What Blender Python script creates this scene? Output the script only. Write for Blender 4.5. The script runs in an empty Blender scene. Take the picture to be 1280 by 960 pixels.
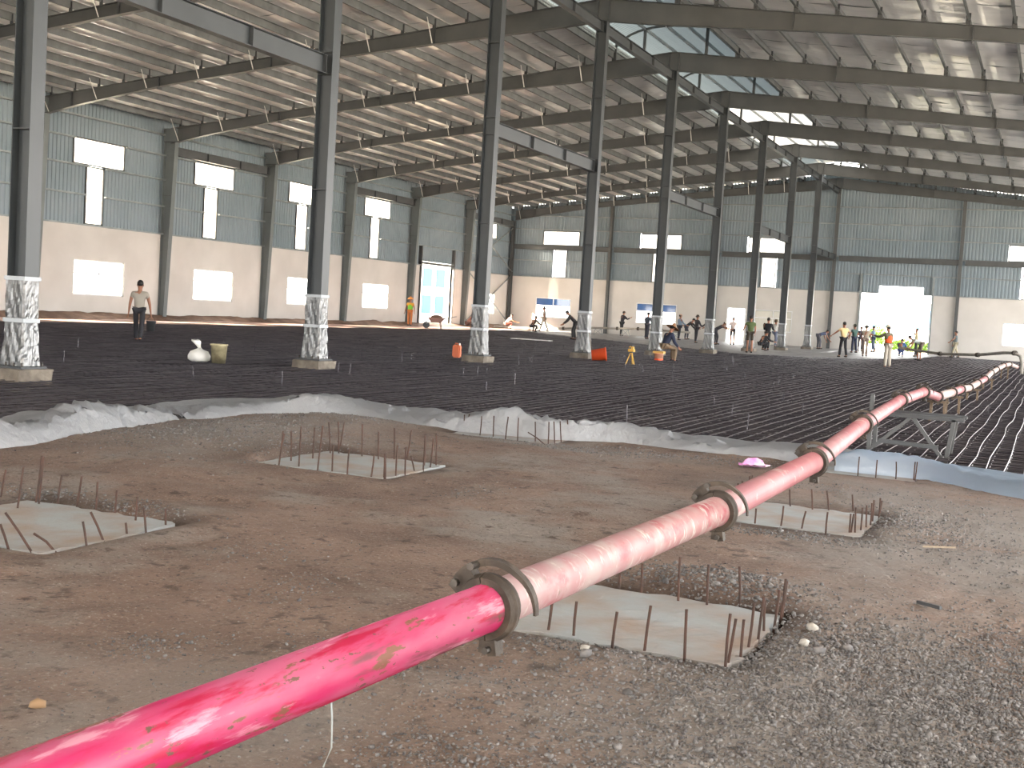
import bpy, bmesh, math, random
import numpy as np
from mathutils import Vector, Matrix, Euler

R = math.radians
C = bpy.context.scene.collection
SC = bpy.context.scene
rnd = random.Random(7)

# ------------------------------------------------------------------ camera
FPX, PITCH, ROLL, YAW, HC = 1513.98, .0627, .0596, .4179, 1.627
cam_d = bpy.data.cameras.new('camera')
cam = bpy.data.objects.new('camera', cam_d); C.objects.link(cam)
cam_d.sensor_width = 36.0; cam_d.lens = FPX / 1280 * 36; cam_d.clip_end = 900; cam_d.clip_start = .05
fw = Vector((-math.sin(YAW), math.cos(YAW), 0)); rt = Vector((math.cos(YAW), math.sin(YAW), 0)); up = Vector((0, 0, 1))
f2 = fw * math.cos(PITCH) - up * math.sin(PITCH); u2 = up * math.cos(PITCH) + fw * math.sin(PITCH)
r3 = rt * math.cos(ROLL) + u2 * math.sin(ROLL); u3 = u2 * math.cos(ROLL) - rt * math.sin(ROLL)
cm = Matrix.Identity(4)
for k in range(3):
    cm[k][0], cm[k][1], cm[k][2] = r3[k], u3[k], -f2[k]
cm.translation = Vector((0, 0, HC)); cam.matrix_world = cm
SC.camera = cam

# ------------------------------------------------------------------ sky, sun, exposure
w = bpy.data.worlds.new('sky'); SC.world = w; w.use_nodes = True
bgn = w.node_tree.nodes['Background']
bgn.inputs['Color'].default_value = (1.0, .985, .96, 1); bgn.inputs['Strength'].default_value = 5.0
sd = bpy.data.lights.new('sun', 'SUN'); sd.energy = 46.0; sd.angle = R(1.2); sd.color = (1, .86, .68)
sun = bpy.data.objects.new('sun', sd); C.objects.link(sun); sun.location = (-60, -40, 40)
sun.rotation_euler = Vector((.62, .72, -.34)).to_track_quat('-Z', 'Y').to_euler()
SC.view_settings.view_transform = 'Standard'; SC.view_settings.look = 'None'
SC.view_settings.exposure = 1.22; SC.view_settings.gamma = 1.0
SC.cycles.use_denoising = True
SC.cycles.max_bounces = 8; SC.cycles.diffuse_bounces = 5; SC.cycles.glossy_bounces = 4; SC.cycles.transparent_max_bounces = 12
SC.cycles.sample_clamp_indirect = 8

# ------------------------------------------------------------------ materials
def s2l(c):
    return tuple((x / 255 / 12.92 if x <= 10 else ((x / 255 + .055) / 1.055) ** 2.4) for x in c)

def mat(name, col, rough=.6, metal=0., col2=None, scale=3., lo=.35, hi=.65, bump=0., bscale=None, stretch=None, spec=None, detail=6.):
    m = bpy.data.materials.new(name); m.use_nodes = True
    nt = m.node_tree; b = nt.nodes['Principled BSDF']
    c = s2l(col)
    b.inputs['Base Color'].default_value = (*c, 1); b.inputs['Roughness'].default_value = rough; b.inputs['Metallic'].default_value = metal
    if spec is not None: b.inputs['Specular IOR Level'].default_value = spec
    if col2 is not None or bump:
        tc = nt.nodes.new('ShaderNodeTexCoord'); mp = nt.nodes.new('ShaderNodeMapping')
        nt.links.new(tc.outputs['Object'], mp.inputs['Vector'])
        if stretch: mp.inputs['Scale'].default_value = stretch
        n = nt.nodes.new('ShaderNodeTexNoise'); n.inputs['Scale'].default_value = scale; n.inputs['Detail'].default_value = detail
        nt.links.new(mp.outputs['Vector'], n.inputs['Vector'])
        if col2 is not None:
            r = nt.nodes.new('ShaderNodeValToRGB'); r.color_ramp.elements[0].position = lo; r.color_ramp.elements[1].position = hi
            r.color_ramp.elements[0].color = (*c, 1); r.color_ramp.elements[1].color = (*s2l(col2), 1)
            nt.links.new(n.outputs['Fac'], r.inputs['Fac']); nt.links.new(r.outputs['Color'], b.inputs['Base Color'])
        if bump:
            n2 = nt.nodes.new('ShaderNodeTexNoise'); n2.inputs['Scale'].default_value = bscale or scale * 4; n2.inputs['Detail'].default_value = 5
            nt.links.new(mp.outputs['Vector'], n2.inputs['Vector'])
            bp = nt.nodes.new('ShaderNodeBump'); bp.inputs['Strength'].default_value = min(1, bump); bp.inputs['Distance'].default_value = .03
            nt.links.new(n2.outputs['Fac'], bp.inputs['Height']); nt.links.new(bp.outputs['Normal'], b.inputs['Normal'])
    return m

def layer_noise(m, col, scale, lo, hi, stretch=None, seed=0.):
    """One more blotchy colour layer over the base colour of m."""
    nt = m.node_tree; b = nt.nodes['Principled BSDF']; inp = b.inputs['Base Color']
    mix = nt.nodes.new('ShaderNodeMix'); mix.data_type = 'RGBA'
    if inp.is_linked: nt.links.new(inp.links[0].from_socket, mix.inputs[6])
    else: mix.inputs[6].default_value = inp.default_value
    mix.inputs[7].default_value = (*s2l(col), 1)
    tc = nt.nodes.new('ShaderNodeTexCoord'); mp = nt.nodes.new('ShaderNodeMapping'); mp.inputs['Location'].default_value = (seed, seed * 1.7, seed * .3)
    if stretch: mp.inputs['Scale'].default_value = stretch
    n = nt.nodes.new('ShaderNodeTexNoise'); n.inputs['Scale'].default_value = scale; n.inputs['Detail'].default_value = 7; n.inputs['Roughness'].default_value = .62
    r = nt.nodes.new('ShaderNodeMapRange'); r.inputs[1].default_value = lo; r.inputs[2].default_value = hi
    nt.links.new(tc.outputs['Object'], mp.inputs['Vector']); nt.links.new(mp.outputs['Vector'], n.inputs['Vector'])
    nt.links.new(n.outputs['Fac'], r.inputs[0]); nt.links.new(r.outputs[0], mix.inputs[0]); nt.links.new(mix.outputs[2], inp)
    return m

M = {}
M['steel'] = mat('grey primer steel', (82, 84, 85), .5, 0, (72, 74, 75), 1.2)
M['steel_col'] = mat('backlit column steel', (62, 67, 71), .42, 0, (54, 59, 63), 1.0)  # backlight shade put into the base tone of columns and struts
M['steel_wall'] = mat('light grey wall column steel', (112, 119, 120), .5, 0, (100, 107, 108), 1.0)
M['steel_dark'] = mat('dark steel', (66, 69, 72), .5)
M['galv'] = mat('galvanised steel', (150, 156, 157), .42, .35, (125, 132, 133), 2)
M['purlin'] = mat('dull galvanised purlin', (112, 116, 118), .5, .2, (92, 96, 98), 2)
M['clad'] = mat('blue grey cladding', (136, 148, 156), .45, .1, (122, 136, 144), .35, bump=.0)
M['cream'] = mat('cream plaster', (208, 204, 199), .8, 0, (196, 192, 187), .5, bump=.05, bscale=6)
M['foil'] = mat('silver insulation foil', (248, 246, 246), .30, .22, (234, 233, 234), .8, bump=.35, bscale=2.2, stretch=(1, 2.2, 1))
M['roof'] = mat('roof sheet', (150, 158, 162), .5, .3)
M['vent'] = mat('ridge vent sheet', (176, 184, 186), .4, .4, (150, 160, 164), .6)
M['conc'] = mat('rough concrete', (132, 124, 112), .85, 0, (100, 92, 84), 5, bump=.35, bscale=20)
M['slab'] = mat('pale footing concrete', (142, 147, 149), .85, 0, (136, 122, 112), 2.2, .42, .68, bump=.25, bscale=18)
M['wet'] = mat('fresh concrete', (150, 150, 152), .45, 0, (112, 110, 112), .9, bump=.4, bscale=3)
M['sub'] = mat('dark film covered subgrade', (38, 34, 42), .26, 0, (22, 21, 27), 1.6, bump=.7, bscale=5)
M['rebar'] = mat('mill scale rebar', (76, 73, 79), .36, .5, (100, 96, 100), 2)
M['rust'] = mat('rusty rebar', (70, 46, 37), .75, 0, (50, 35, 29), 12)
M['bolt'] = mat('bolts', (70, 66, 62), .5, .5)
M['clampm'] = mat('cement caked clamp', (54, 47, 41), .75, .05, (84, 74, 64), 9, .45, .7, bump=.3, bscale=30)
M['wood'] = mat('weathered timber', (120, 104, 86), .8, 0, (92, 78, 64), 6, stretch=(6, 1, 6))
M['soil'] = mat('soil bank', (96, 74, 62), .9, 0, (130, 104, 88), 1.5, bump=.8, bscale=6)
M['sunsoil'] = mat('sunlit earth strip', (176, 150, 138), .9, 0, (132, 104, 92), 1.2, bump=.5, bscale=6)  # pale tone stands in for sunlight on the earth
M['frame'] = mat('white window frame', (222, 224, 226), .5)
M['tape'] = mat('white packing tape', (172, 178, 184), .45)
M['outside'] = mat('pale outside yard', (190, 180, 162), .9, 0, (170, 160, 140), .2)
M['bounce_yard'] = mat('outside yard beyond the open side', (216, 204, 194), .9, 0, (196, 190, 170), .05)  # unseen yard, kept pale to bounce light up to the roof
M['leaf'] = mat('bright leaves', (128, 160, 52), .6, 0, (86, 122, 40), 1)
M['white'] = mat('white paint', (225, 225, 222), .6)
M['bluew'] = mat('blue panel', (34, 96, 140), .6)
M['stone'] = mat('grey crushed stone', (122, 120, 119), .8, 0, (84, 83, 84), 14, .35, .65)
M['stone_w'] = mat('white stone', (166, 163, 156), .8)
M['stone_t'] = mat('tan stone', (138, 112, 84), .8)

# dirt: brown earth with worn grey gravelly patches
m = mat('packed brown earth', (116, 97, 86), .92, 0, (96, 78, 68), 1.1, .38, .62, bump=.45, bscale=34)
layer_noise(m, (118, 111, 105), .75, .5, .66, seed=3.1)
layer_noise(m, (78, 62, 52), 3.2, .60, .72, (1, 1, 1), seed=8.2)
layer_noise(m, (142, 134, 126), 48, .57, .68, seed=1.3)
layer_noise(m, (58, 49, 44), 30, .57, .68, seed=5.0)
layer_noise(m, (66, 54, 46), 7, .58, .68, (1, 1, 1), seed=15.0)
nt_ = m.node_tree; b_ = nt_.nodes['Principled BSDF']; at_ = nt_.nodes.new('ShaderNodeVertexColor'); at_.layer_name = 'soil'; sp_ = nt_.nodes.new('ShaderNodeSeparateColor'); nt_.links.new(at_.outputs['Color'], sp_.inputs[0])
for ch_, c_, g_ in ((1, (116, 113, 109), .85), (0, (52, 41, 34), .9)):      # grey stone dust where gravel was spread, damp dug soil round the footings
    mx_ = nt_.nodes.new('ShaderNodeMix'); mx_.data_type = 'RGBA'; ml_ = nt_.nodes.new('ShaderNodeMath'); ml_.operation = 'MULTIPLY'; ml_.inputs[1].default_value = g_
    nt_.links.new(sp_.outputs[ch_], ml_.inputs[0]); nt_.links.new(ml_.outputs[0], mx_.inputs[0]); nt_.links.new(b_.inputs['Base Color'].links[0].from_socket, mx_.inputs[6]); mx_.inputs[7].default_value = (*s2l(c_), 1); nt_.links.new(mx_.outputs[2], b_.inputs['Base Color'])
M['dirt'] = m

# pump pipe paint
m = mat('hot pink pump pipe', (164, 34, 86), .42, 0, (166, 80, 112), 5, .40, .58, stretch=(1.6, .35, 1.6))
layer_noise(m, (156, 18, 62), 9, .53, .60, (1.6, .22, 1.6), 2.0)
layer_noise(m, (184, 128, 148), 14, .57, .64, (1.5, .2, 1.5), 5.5)
layer_noise(m, (176, 140, 154), 4, .62, .72, (1.5, .5, 1.5), 15.5)
layer_noise(m, (112, 58, 72), 7, .58, .66, (1.5, .2, 1.5), 12.5)
layer_noise(m, (112, 76, 62), 16, .60, .63, (1.3, .35, 1.3), 9.1)
layer_noise(m, (96, 70, 62), 30, .63, .66, (1.3, .5, 1.3), 19.1)
M['pipe_hot'] = m
m = mat('cement stained pink pipe', (152, 112, 114), .6, 0, (156, 136, 134), 5, .4, .6, stretch=(1, 1.4, 1))
layer_noise(m, (146, 70, 80), 4, .56, .66, (1, .6, 1), 4.0)
layer_noise(m, (176, 166, 160), 10, .56, .66, (1, 2.2, 1), 1.0)
layer_noise(m, (116, 104, 96), 12, .62, .70, (1, 1.6, 1), 7.0)
M['pipe_mid'] = m
m = mat('faded pink pipe', (156, 106, 108), .6, 0, (146, 88, 94), 3, .4, .65)
layer_noise(m, (174, 156, 150), 7, .58, .68, (1, .5, 1), 3.0)
layer_noise(m, (116, 92, 84), 9, .62, .70, (1, .5, 1), 6.0)
M['pipe_pale'] = m
m = mat('cement whitened pipe', (164, 150, 144), .6, 0, (166, 126, 124), 2.2, .45, .62)
layer_noise(m, (150, 134, 124), 9, .6, .7, seed=2.2)
M['pipe_white'] = m
M['pipe_grey'] = mat('grey delivery pipe', (128, 124, 118), .6, 0, (156, 150, 142), 3)

def translucent(name, col, transp=.35, gloss=.12, rough=.25, bump=0., bscale=8., stretch=(1, 1, 1)):
    m = bpy.data.materials.new(name); m.use_nodes = True; nt = m.node_tree; nt.nodes.clear()
    o = nt.nodes.new('ShaderNodeOutputMaterial'); tr = nt.nodes.new('ShaderNodeBsdfTransparent'); tl = nt.nodes.new('ShaderNodeBsdfTranslucent')
    df = nt.nodes.new('ShaderNodeBsdfDiffuse'); gl = nt.nodes.new('ShaderNodeBsdfGlossy'); gl.inputs['Roughness'].default_value = rough
    for n in (tl, df): n.inputs['Color'].default_value = (*s2l(col), 1)
    if bump:
        tc = nt.nodes.new('ShaderNodeTexCoord'); mp = nt.nodes.new('ShaderNodeMapping'); mp.inputs['Scale'].default_value = stretch; mp.inputs['Rotation'].default_value = (.5, .6, .3)
        ns = nt.nodes.new('ShaderNodeTexNoise'); ns.inputs['Scale'].default_value = bscale; ns.inputs['Detail'].default_value = 6; ns.inputs['Roughness'].default_value = .6
        bp = nt.nodes.new('ShaderNodeBump'); bp.inputs['Strength'].default_value = bump; bp.inputs['Distance'].default_value = .06
        nt.links.new(tc.outputs['Object'], mp.inputs['Vector']); nt.links.new(mp.outputs['Vector'], ns.inputs['Vector']); nt.links.new(ns.outputs['Fac'], bp.inputs['Height'])
        for n in (df, gl): nt.links.new(bp.outputs['Normal'], n.inputs['Normal'])
    a = nt.nodes.new('ShaderNodeMixShader'); a.inputs[0].default_value = .5; nt.links.new(tl.outputs[0], a.inputs[1]); nt.links.new(df.outputs[0], a.inputs[2])
    b = nt.nodes.new('ShaderNodeMixShader'); b.inputs[0].default_value = transp; nt.links.new(a.outputs[0], b.inputs[1]); nt.links.new(tr.outputs[0], b.inputs[2])
    c = nt.nodes.new('ShaderNodeMixShader'); c.inputs[0].default_value = gloss; nt.links.new(b.outputs[0], c.inputs[1]); nt.links.new(gl.outputs[0], c.inputs[2])
    nt.links.new(c.outputs[0], o.inputs['Surface'])
    return m
M['glass'] = translucent('clear window glass', (235, 240, 242), .92, .05, .02)
M['panel'] = translucent('translucent wall panel', (250, 250, 246), .2, .03, .3)
M['vent_t'] = translucent('translucent ridge sheet', (48, 54, 57), .0, .15, .3)
M['vent_b'] = translucent('clear ridge sheet', (120, 120, 118), .0, .05, .3)
M['film'] = translucent('white polythene sheet', (180, 184, 190), .14, .12, .3, 1.0, 9)
M['glass_b'] = translucent('blue tinted glass', (60, 96, 140), .06, .08, .05)
M['pane_film'] = translucent('film covered pane', (176, 174, 168), .02, .04, .3)
M['film_b'] = translucent('bluish polythene sheet', (158, 176, 196), .14, .10, .3, .4, 5)
M['wrap'] = translucent('crinkled plastic wrap', (88, 94, 98), .52, .16, .28, .45, 4, (2.4, 2.4, .7))

# ------------------------------------------------------------------ mesh helpers
class MB:
    def __init__(s): s.v = []; s.f = []
    def add(s, vs, fs):
        o = len(s.v); s.v += [tuple(v) for v in vs]; s.f += [tuple(i + o for i in f) for f in fs]; return s
    def box(s, lo, hi):
        x0, y0, z0 = lo; x1, y1, z1 = hi
        return s.add([(x0, y0, z0), (x1, y0, z0), (x1, y1, z0), (x0, y1, z0), (x0, y0, z1), (x1, y0, z1), (x1, y1, z1), (x0, y1, z1)],
                     [(3, 2, 1, 0), (4, 5, 6, 7), (0, 1, 5, 4), (1, 2, 6, 5), (2, 3, 7, 6), (3, 0, 4, 7)])
    def bar(s, p, q, wd, ht=None, upv=(0, 0, 1)):
        p, q = Vector(p), Vector(q); ht = ht or wd; d = (q - p).normalized(); u = Vector(upv)
        if abs(d.dot(u)) > .95: u = Vector((1, 0, 0))
        a = d.cross(u).normalized() * wd / 2; b = a.cross(d).normalized() * ht / 2
        c = [p - a - b, p + a - b, p + a + b, p - a + b, q - a - b, q + a - b, q + a + b, q - a + b]
        return s.add(c, [(3, 2, 1, 0), (4, 5, 6, 7), (0, 1, 5, 4), (1, 2, 6, 5), (2, 3, 7, 6), (3, 0, 4, 7)])
    def tube(s, pts, rad, n=8, cap=True, up0=(0, 0, 1)):
        pts = [Vector(p) for p in pts]; rs = rad if isinstance(rad, (list, tuple)) else [rad] * len(pts)
        vs = []; fs = []
        for i, p in enumerate(pts):
            d = (pts[min(i + 1, len(pts) - 1)] - pts[max(i - 1, 0)]).normalized(); u = Vector(up0)
            if abs(d.dot(u)) > .97: u = Vector((1, 0, 0))
            a = d.cross(u).normalized(); b = a.cross(d).normalized()
            for k in range(n):
                t = 2 * math.pi * k / n; vs.append(p + a * math.cos(t) * rs[i] + b * math.sin(t) * rs[i])
        for i in range(len(pts) - 1):
            for k in range(n):
                k2 = (k + 1) % n; fs.append((i * n + k, i * n + k2, (i + 1) * n + k2, (i + 1) * n + k))
        if cap: fs += [tuple(reversed(range(n))), tuple((len(pts) - 1) * n + k for k in range(n))]
        return s.add(vs, fs)
    def lathe(s, prof, n=16, c=(0, 0, 0)):
        vs = []; fs = []
        for r, z in prof:
            for k in range(n):
                t = 2 * math.pi * k / n; vs.append((c[0] + r * math.cos(t), c[1] + r * math.sin(t), c[2] + z))
        for i in range(len(prof) - 1):
            for k in range(n):
                k2 = (k + 1) % n; fs.append((i * n + k, i * n + k2, (i + 1) * n + k2, (i + 1) * n + k))
        return s.add(vs, fs)
    def ell(s, c, r, nu=10, nv=7):
        vs = []; fs = []
        for j in range(nv + 1):
            ph = math.pi * j / nv
            for k in range(nu):
                t = 2 * math.pi * k / nu
                vs.append((c[0] + r[0] * math.sin(ph) * math.cos(t), c[1] + r[1] * math.sin(ph) * math.sin(t), c[2] + r[2] * math.cos(ph)))
        for j in range(nv):
            for k in range(nu):
                k2 = (k + 1) % nu; fs.append((j * nu + k, (j + 1) * nu + k, (j + 1) * nu + k2, j * nu + k2))
        return s.add(vs, fs)
    def mesh(s, name, m, smooth=False):
        me = bpy.data.meshes.new(name); me.from_pydata(s.v, [], s.f); me.materials.append(m)
        if smooth: me.polygons.foreach_set('use_smooth', [True] * len(me.polygons))
        return me
    def build(s, name, m, parent=None, smooth=False, world=False, **kw):
        if world and parent is not None:
            L = parent.location
            if parent.parent is not None: L = L + parent.parent.location
            s.v = [(x - L[0], y - L[1], z - L[2]) for x, y, z in s.v]
        return link(name, s.mesh(name, m, smooth), parent, **kw)

def link(name, me, parent=None, label=None, cat=None, group=None, kind=None):
    o = bpy.data.objects.new(name, me); C.objects.link(o)
    if parent is not None: o.parent = parent
    return tag(o, label, cat, group, kind)

def tag(o, label=None, cat=None, group=None, kind=None):
    if label: o['label'] = label
    if cat: o['category'] = cat
    if group: o['group'] = group
    if kind: o['kind'] = kind
    return o

def thing(name, label, cat, loc=(0, 0, 0), rz=0., group=None, kind=None):
    o = bpy.data.objects.new(name, None); C.objects.link(o); o.location = loc; o.rotation_euler = (0, 0, rz); o.empty_display_size = .1
    return tag(o, label, cat, group, kind)

def kids(o): return [c for c in o.children]

def dup(root, loc, rz, label, tree):
    """Copy a thing with its parts and sub-parts. tree = {object: [children]} gathered once."""
    r = root.copy(); C.objects.link(r); r.location = loc; r.rotation_euler = (0, 0, rz); r['label'] = label
    for ch in tree.get(root, []):
        c = ch.copy(); C.objects.link(c); c.parent = r
        for g in tree.get(ch, []):
            d = g.copy(); C.objects.link(d); d.parent = c
    return r

def gather(root):
    t = {root: kids(root)}
    for c in t[root]: t[c] = kids(c)
    return t

ORD = ['first', 'second', 'third', 'fourth', 'fifth', 'sixth', 'seventh', 'eighth', 'ninth', 'tenth', 'eleventh', 'twelfth']

# ------------------------------------------------------------------ layout (metres; X across the hall, Y down its length)
XC, Y0, B = -14.255, 13.71, 8.0
XL, YG, XR = -38.82, 85.71, 10.31
ZR = 11.85; SL = .115
RW = 4.0
PZ = .11
def ztop(x): return ZR - SL * abs(x - XC)

# ================================================================== SETTING
# floor below the reinforcement, outside ground
fl = MB().box((-38.8, -18, -.3), (10.4, 85.7, -.06)).build('floor', M['sub'], None, label='dark film covered subgrade floor under the steel reinforcement', kind='structure')
MB().box((-240, -160, -.6), (10.9, 300, -.32)).add([], []).build('ground_outside', M['outside'], None, label='pale sunlit yard seen outside through the windows and doors', kind='structure')
MB().box((10.9, -160, -.6), (240, 300, -.32)).build('ground_bounce', M['bounce_yard'], None, label='unseen pale yard along the open side, brightened to bounce light onto the roof', kind='structure')

# near dirt: height field with ruts, rims round the footings and a low gravel bank beside the plastic sheet
FOOT = {'A': (-6.80, -5.42, 5.42, 6.70), 'B': (-6.92, -5.52, 9.62, 10.90), 'C': (-2.66, -1.27, 5.60, 6.80), 'D': (-2.67, -1.28, 9.74, 10.98),
        'E': (-6.90, -5.53, 13.68, 14.9), 'F': (-2.66, -1.28, 13.82, 15.0)}
EDGE = [(-9.3, -8), (-9.05, 5), (-9.02, 8.47), (-9.05, 9.1), (-9.34, 10.19), (-9.48, 11.33), (-9.52, 12.3), (-9.48, 13.31), (-8.8, 14.0), (-8.03, 13.85), (-7.2, 13.70), (-6.6, 13.75),
        (-5.48, 13.98), (-4.9, 14.45), (-4.27, 14.4), (-3.4, 14.46), (-2.69, 14.5), (-2.16, 13.95), (-1.27, 13.95), (-.78, 13.53), (-.15, 13.04), (1.2, 12.4), (3.5, 12.0), (10.4, 11.8)]
def vnoise(x, y, seed):
    """smooth value noise on arrays"""
    def h(i, j): 
        n = np.sin(i * 127.1 + j * 311.7 + seed * 74.7) * 43758.5453
        return n - np.floor(n)
    i = np.floor(x); j = np.floor(y); u = x - i; v = y - j; u = u * u * (3 - 2 * u); v = v * v * (3 - 2 * v)
    return (h(i, j) * (1 - u) + h(i + 1, j) * u) * (1 - v) + (h(i, j + 1) * (1 - u) + h(i + 1, j + 1) * u) * v
def fbm(x, y, seed, o=4):
    s = 0; a = .5
    for k in range(o): s = s + a * vnoise(x * 2 ** k, y * 2 ** k, seed + k * 3.3); a *= .5
    return s
def seg_dist(X, Y, pts):
    d = np.full(X.shape, 1e9)
    for (x0, y0), (x1, y1) in zip(pts[:-1], pts[1:]):
        L2 = (x1 - x0) ** 2 + (y1 - y0) ** 2; t = np.clip(((X - x0) * (x1 - x0) + (Y - y0) * (y1 - y0)) / L2, 0, 1)
        d = np.minimum(d, np.hypot(X - x0 - t * (x1 - x0), Y - y0 - t * (y1 - y0)))
    return d
BANKS = [(-8.2, 11.4, 1.2, 2.0, .10), (-8.2, 13.2, 1.1, .7, .10), (-5.3, 13.0, .8, .3, .03), (-1.74, 7.2, .55, .4, .07), (-1.0, 5.9, .25, .5, .03), (-2.1, 5.25, .5, .22, .03), (-2.5, 4.4, .5, .3, .05), (-1.05, 10.3, .3, .7, .04), (-6.1, 7.0, .8, .22, .05), (-6.0, 5.15, .8, .18, .015),
         (-5.2, 6.1, .15, .6, .03), (-7.1, 10.3, .25, .7, .06)]
def ground_h(X, Y):
    z = (fbm(X * .6, Y * .6, 1.0, 3) - .45) * .06 + (fbm(X * 2.6, Y * 2.6, 2.0, 4) - .45) * .035 + (fbm(X * 11, Y * 11, 5.0, 3) - .45) * .022
    rut = np.exp(-((Y - 7.9 - .18 * (X + 4)) / .18) ** 2) + np.exp(-((Y - 8.8 - .18 * (X + 4)) / .16) ** 2)
    z = z - .02 * rut * (X < -2.5)
    for (bx, by, rx, ry, h) in BANKS:
        z = z + h * np.exp(-(((X - bx) / rx) ** 2 + ((Y - by) / ry) ** 2)) * (.7 + .6 * fbm(X * 5, Y * 5, 9.0, 3))
    for k, (x0, x1, y0, y1) in FOOT.items():
        dx = np.maximum(np.maximum(x0 - X, X - x1), 0); dy = np.maximum(np.maximum(y0 - Y, Y - y1), 0); d = np.hypot(dx, dy)
        z = np.where(d <= .02, -.11, z - (z + .004) * np.exp(-(d / .10) ** 2))
    return z
gx = np.arange(-9.7, 3.61, .042); gy = np.arange(1.4, 15.1, .042)
GX, GY = np.meshgrid(gx, gy); GZ = ground_h(GX, GY)
# inside = dirt side of the sheet line
def inside_dirt(X, Y):
    ex = np.array([p[0] for p in EDGE[8:]]); ey = np.array([p[1] for p in EDGE[8:]])
    lx = np.interp(Y, [p[1] for p in EDGE[:8]], [p[0] for p in EDGE[:8]])
    return (X > lx - .25) & (Y < np.interp(X, ex, ey, left=14.2) + .30)
ok = inside_dirt(GX, GY); ny, nx = GX.shape
GZ = np.where(ok, GZ, -.12)
vv = np.stack([GX.ravel(), GY.ravel(), GZ.ravel()], 1)
q = (np.arange(ny - 1)[:, None] * nx + np.arange(nx - 1)[None, :]).ravel()
keep = ok[:-1, :-1].ravel() | ok[1:, 1:].ravel()
q = q[keep]; ff = np.stack([q, q + 1, q + nx + 1, q + nx], 1)
def np_mesh(name, v, f, m, smooth=True):
    me = bpy.data.meshes.new(name); me.vertices.add(len(v)); me.vertices.foreach_set('co', np.ascontiguousarray(v, np.float32).ravel())
    k = f.shape[1]; me.loops.add(f.size); me.loops.foreach_set('vertex_index', np.ascontiguousarray(f, np.int32).ravel())
    me.polygons.add(len(f)); me.polygons.foreach_set('loop_start', np.arange(0, f.size, k, dtype=np.int32)); me.polygons.foreach_set('loop_total', np.full(len(f), k, np.int32))
    me.update(calc_edges=True); me.materials.append(m)
    if smooth: me.polygons.foreach_set('use_smooth', [True] * len(f))
    return me
gme = np_mesh('ground', vv, ff, M['dirt'])
X_, Y_ = vv[:, 0], vv[:, 1]; dark = np.zeros(len(vv)); grey = np.zeros(len(vv))
for (x0, x1, y0, y1) in FOOT.values():
    d = np.hypot(np.maximum(np.maximum(x0 - X_, X_ - x1), 0), np.maximum(np.maximum(y0 - Y_, Y_ - y1), 0)); dark = np.maximum(dark, np.exp(-(d / .22) ** 2) * np.clip(3.2 * fbm(X_ * 2.2, Y_ * 2.2, 11., 4) - .9, 0, 1))
for (bx, by, rx, ry, k) in ((-.4, 5.0, 1.5, 1.7, 1), (-.2, 9.8, 1.3, 2.6, .9), (-1.4, 12.2, 1.6, 1.2, .8), (-8.3, 11.4, 1.4, 2.2, .8), (-8.4, 13.3, 1.2, .7, .8), (-2.6, 3.9, 1.2, .7, .6), (-5.0, 13.5, 1.6, .5, .7)): grey = np.maximum(grey, k * np.exp(-(((X_ - bx) / rx) ** 2 + ((Y_ - by) / ry) ** 2) ** 1.5))
grey *= np.clip(2.6 * fbm(X_ * 1.5, Y_ * 1.5, 14., 4) - .25, 0, 1)
ca = gme.color_attributes.new('soil', 'FLOAT_COLOR', 'POINT'); ca.data.foreach_set('color', np.stack([dark, grey, np.zeros(len(vv)), np.ones(len(vv))], 1).astype(np.float32).ravel())
link('ground', gme, None, 'brown trampled earth in front of the white plastic sheet', kind='structure')
mb = MB().box((-9.6, -8, -.30), (10.4, 1.45, -.02)).box((3.55, 1.4, -.30), (10.4, 12.0, -.02)).build('ground_near', M['dirt'], None, label='brown earth carrying on beside and behind the viewer', kind='structure')

# sunlit earth strip along the left wall, sunlight put into its colour, soil bank at the wall foot, fresh concrete at the far end
def strip_mesh(x0, x1, y0, y1, nx_, ny_, zf):
    X, Y = np.meshgrid(np.linspace(x0, x1, nx_), np.linspace(y0, y1, ny_)); Z = zf(X, Y)
    q = (np.arange(ny_ - 1)[:, None] * nx_ + np.arange(nx_ - 1)[None, :]).ravel()
    return np.stack([X.ravel(), Y.ravel(), Z.ravel()], 1), np.stack([q, q + 1, q + nx_ + 1, q + nx_], 1)
v_, f_ = strip_mesh(-38.8, -33.4, 14, 85.6, 28, 300, lambda X, Y: np.where(X > -33.55, -.1, .07 + .10 * (fbm(X * .8, Y * .4, 4., 3) - .4)))
link('earth_strip', np_mesh('earth_strip', v_, f_, M['sunsoil']), None, 'reddish earth strip, painted sunlit pale, between the left wall and the reinforcement', kind='structure')
v_, f_ = strip_mesh(-38.82, -37.9, 14, 85.6, 9, 300, lambda X, Y: .02 + .30 * np.clip((-37.95 - X) / .8, 0, 1) ** .7 * (.6 + .8 * fbm(X * 2, Y * .9, 6., 3)))
link('soil_bank', np_mesh('soil_bank', v_, f_, M['soil']), None, 'dark soil heaped along the foot of the cream left wall', kind='structure')
def pour_z(X, Y):
    front = np.interp(X, [-33, -25, -21, -16, -13, -9.5, -7.6, -6.6], [74, 66, 61.5, 58, 55.5, 60, 66, 78]) + 2.2 * (fbm(X * .5, Y * 0 + 3, 3., 3) - .45)
    t = np.clip((Y - front) / 1.5, 0, 1) * np.clip((-6.4 - X) / .7, 0, 1)
    return np.where(t > 0, -.05 + .18 * t + .05 * (fbm(X * .9, Y * .5, 2., 3) - .45), -.09)
v_, f_ = strip_mesh(-33.4, -6.0, 53, 85.6, 120, 130, pour_z)
link('concrete_pour', np_mesh('concrete_pour', v_, f_, M['wet']), None, 'pale freshly poured concrete spread around the workers at the far end', kind='structure')

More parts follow.
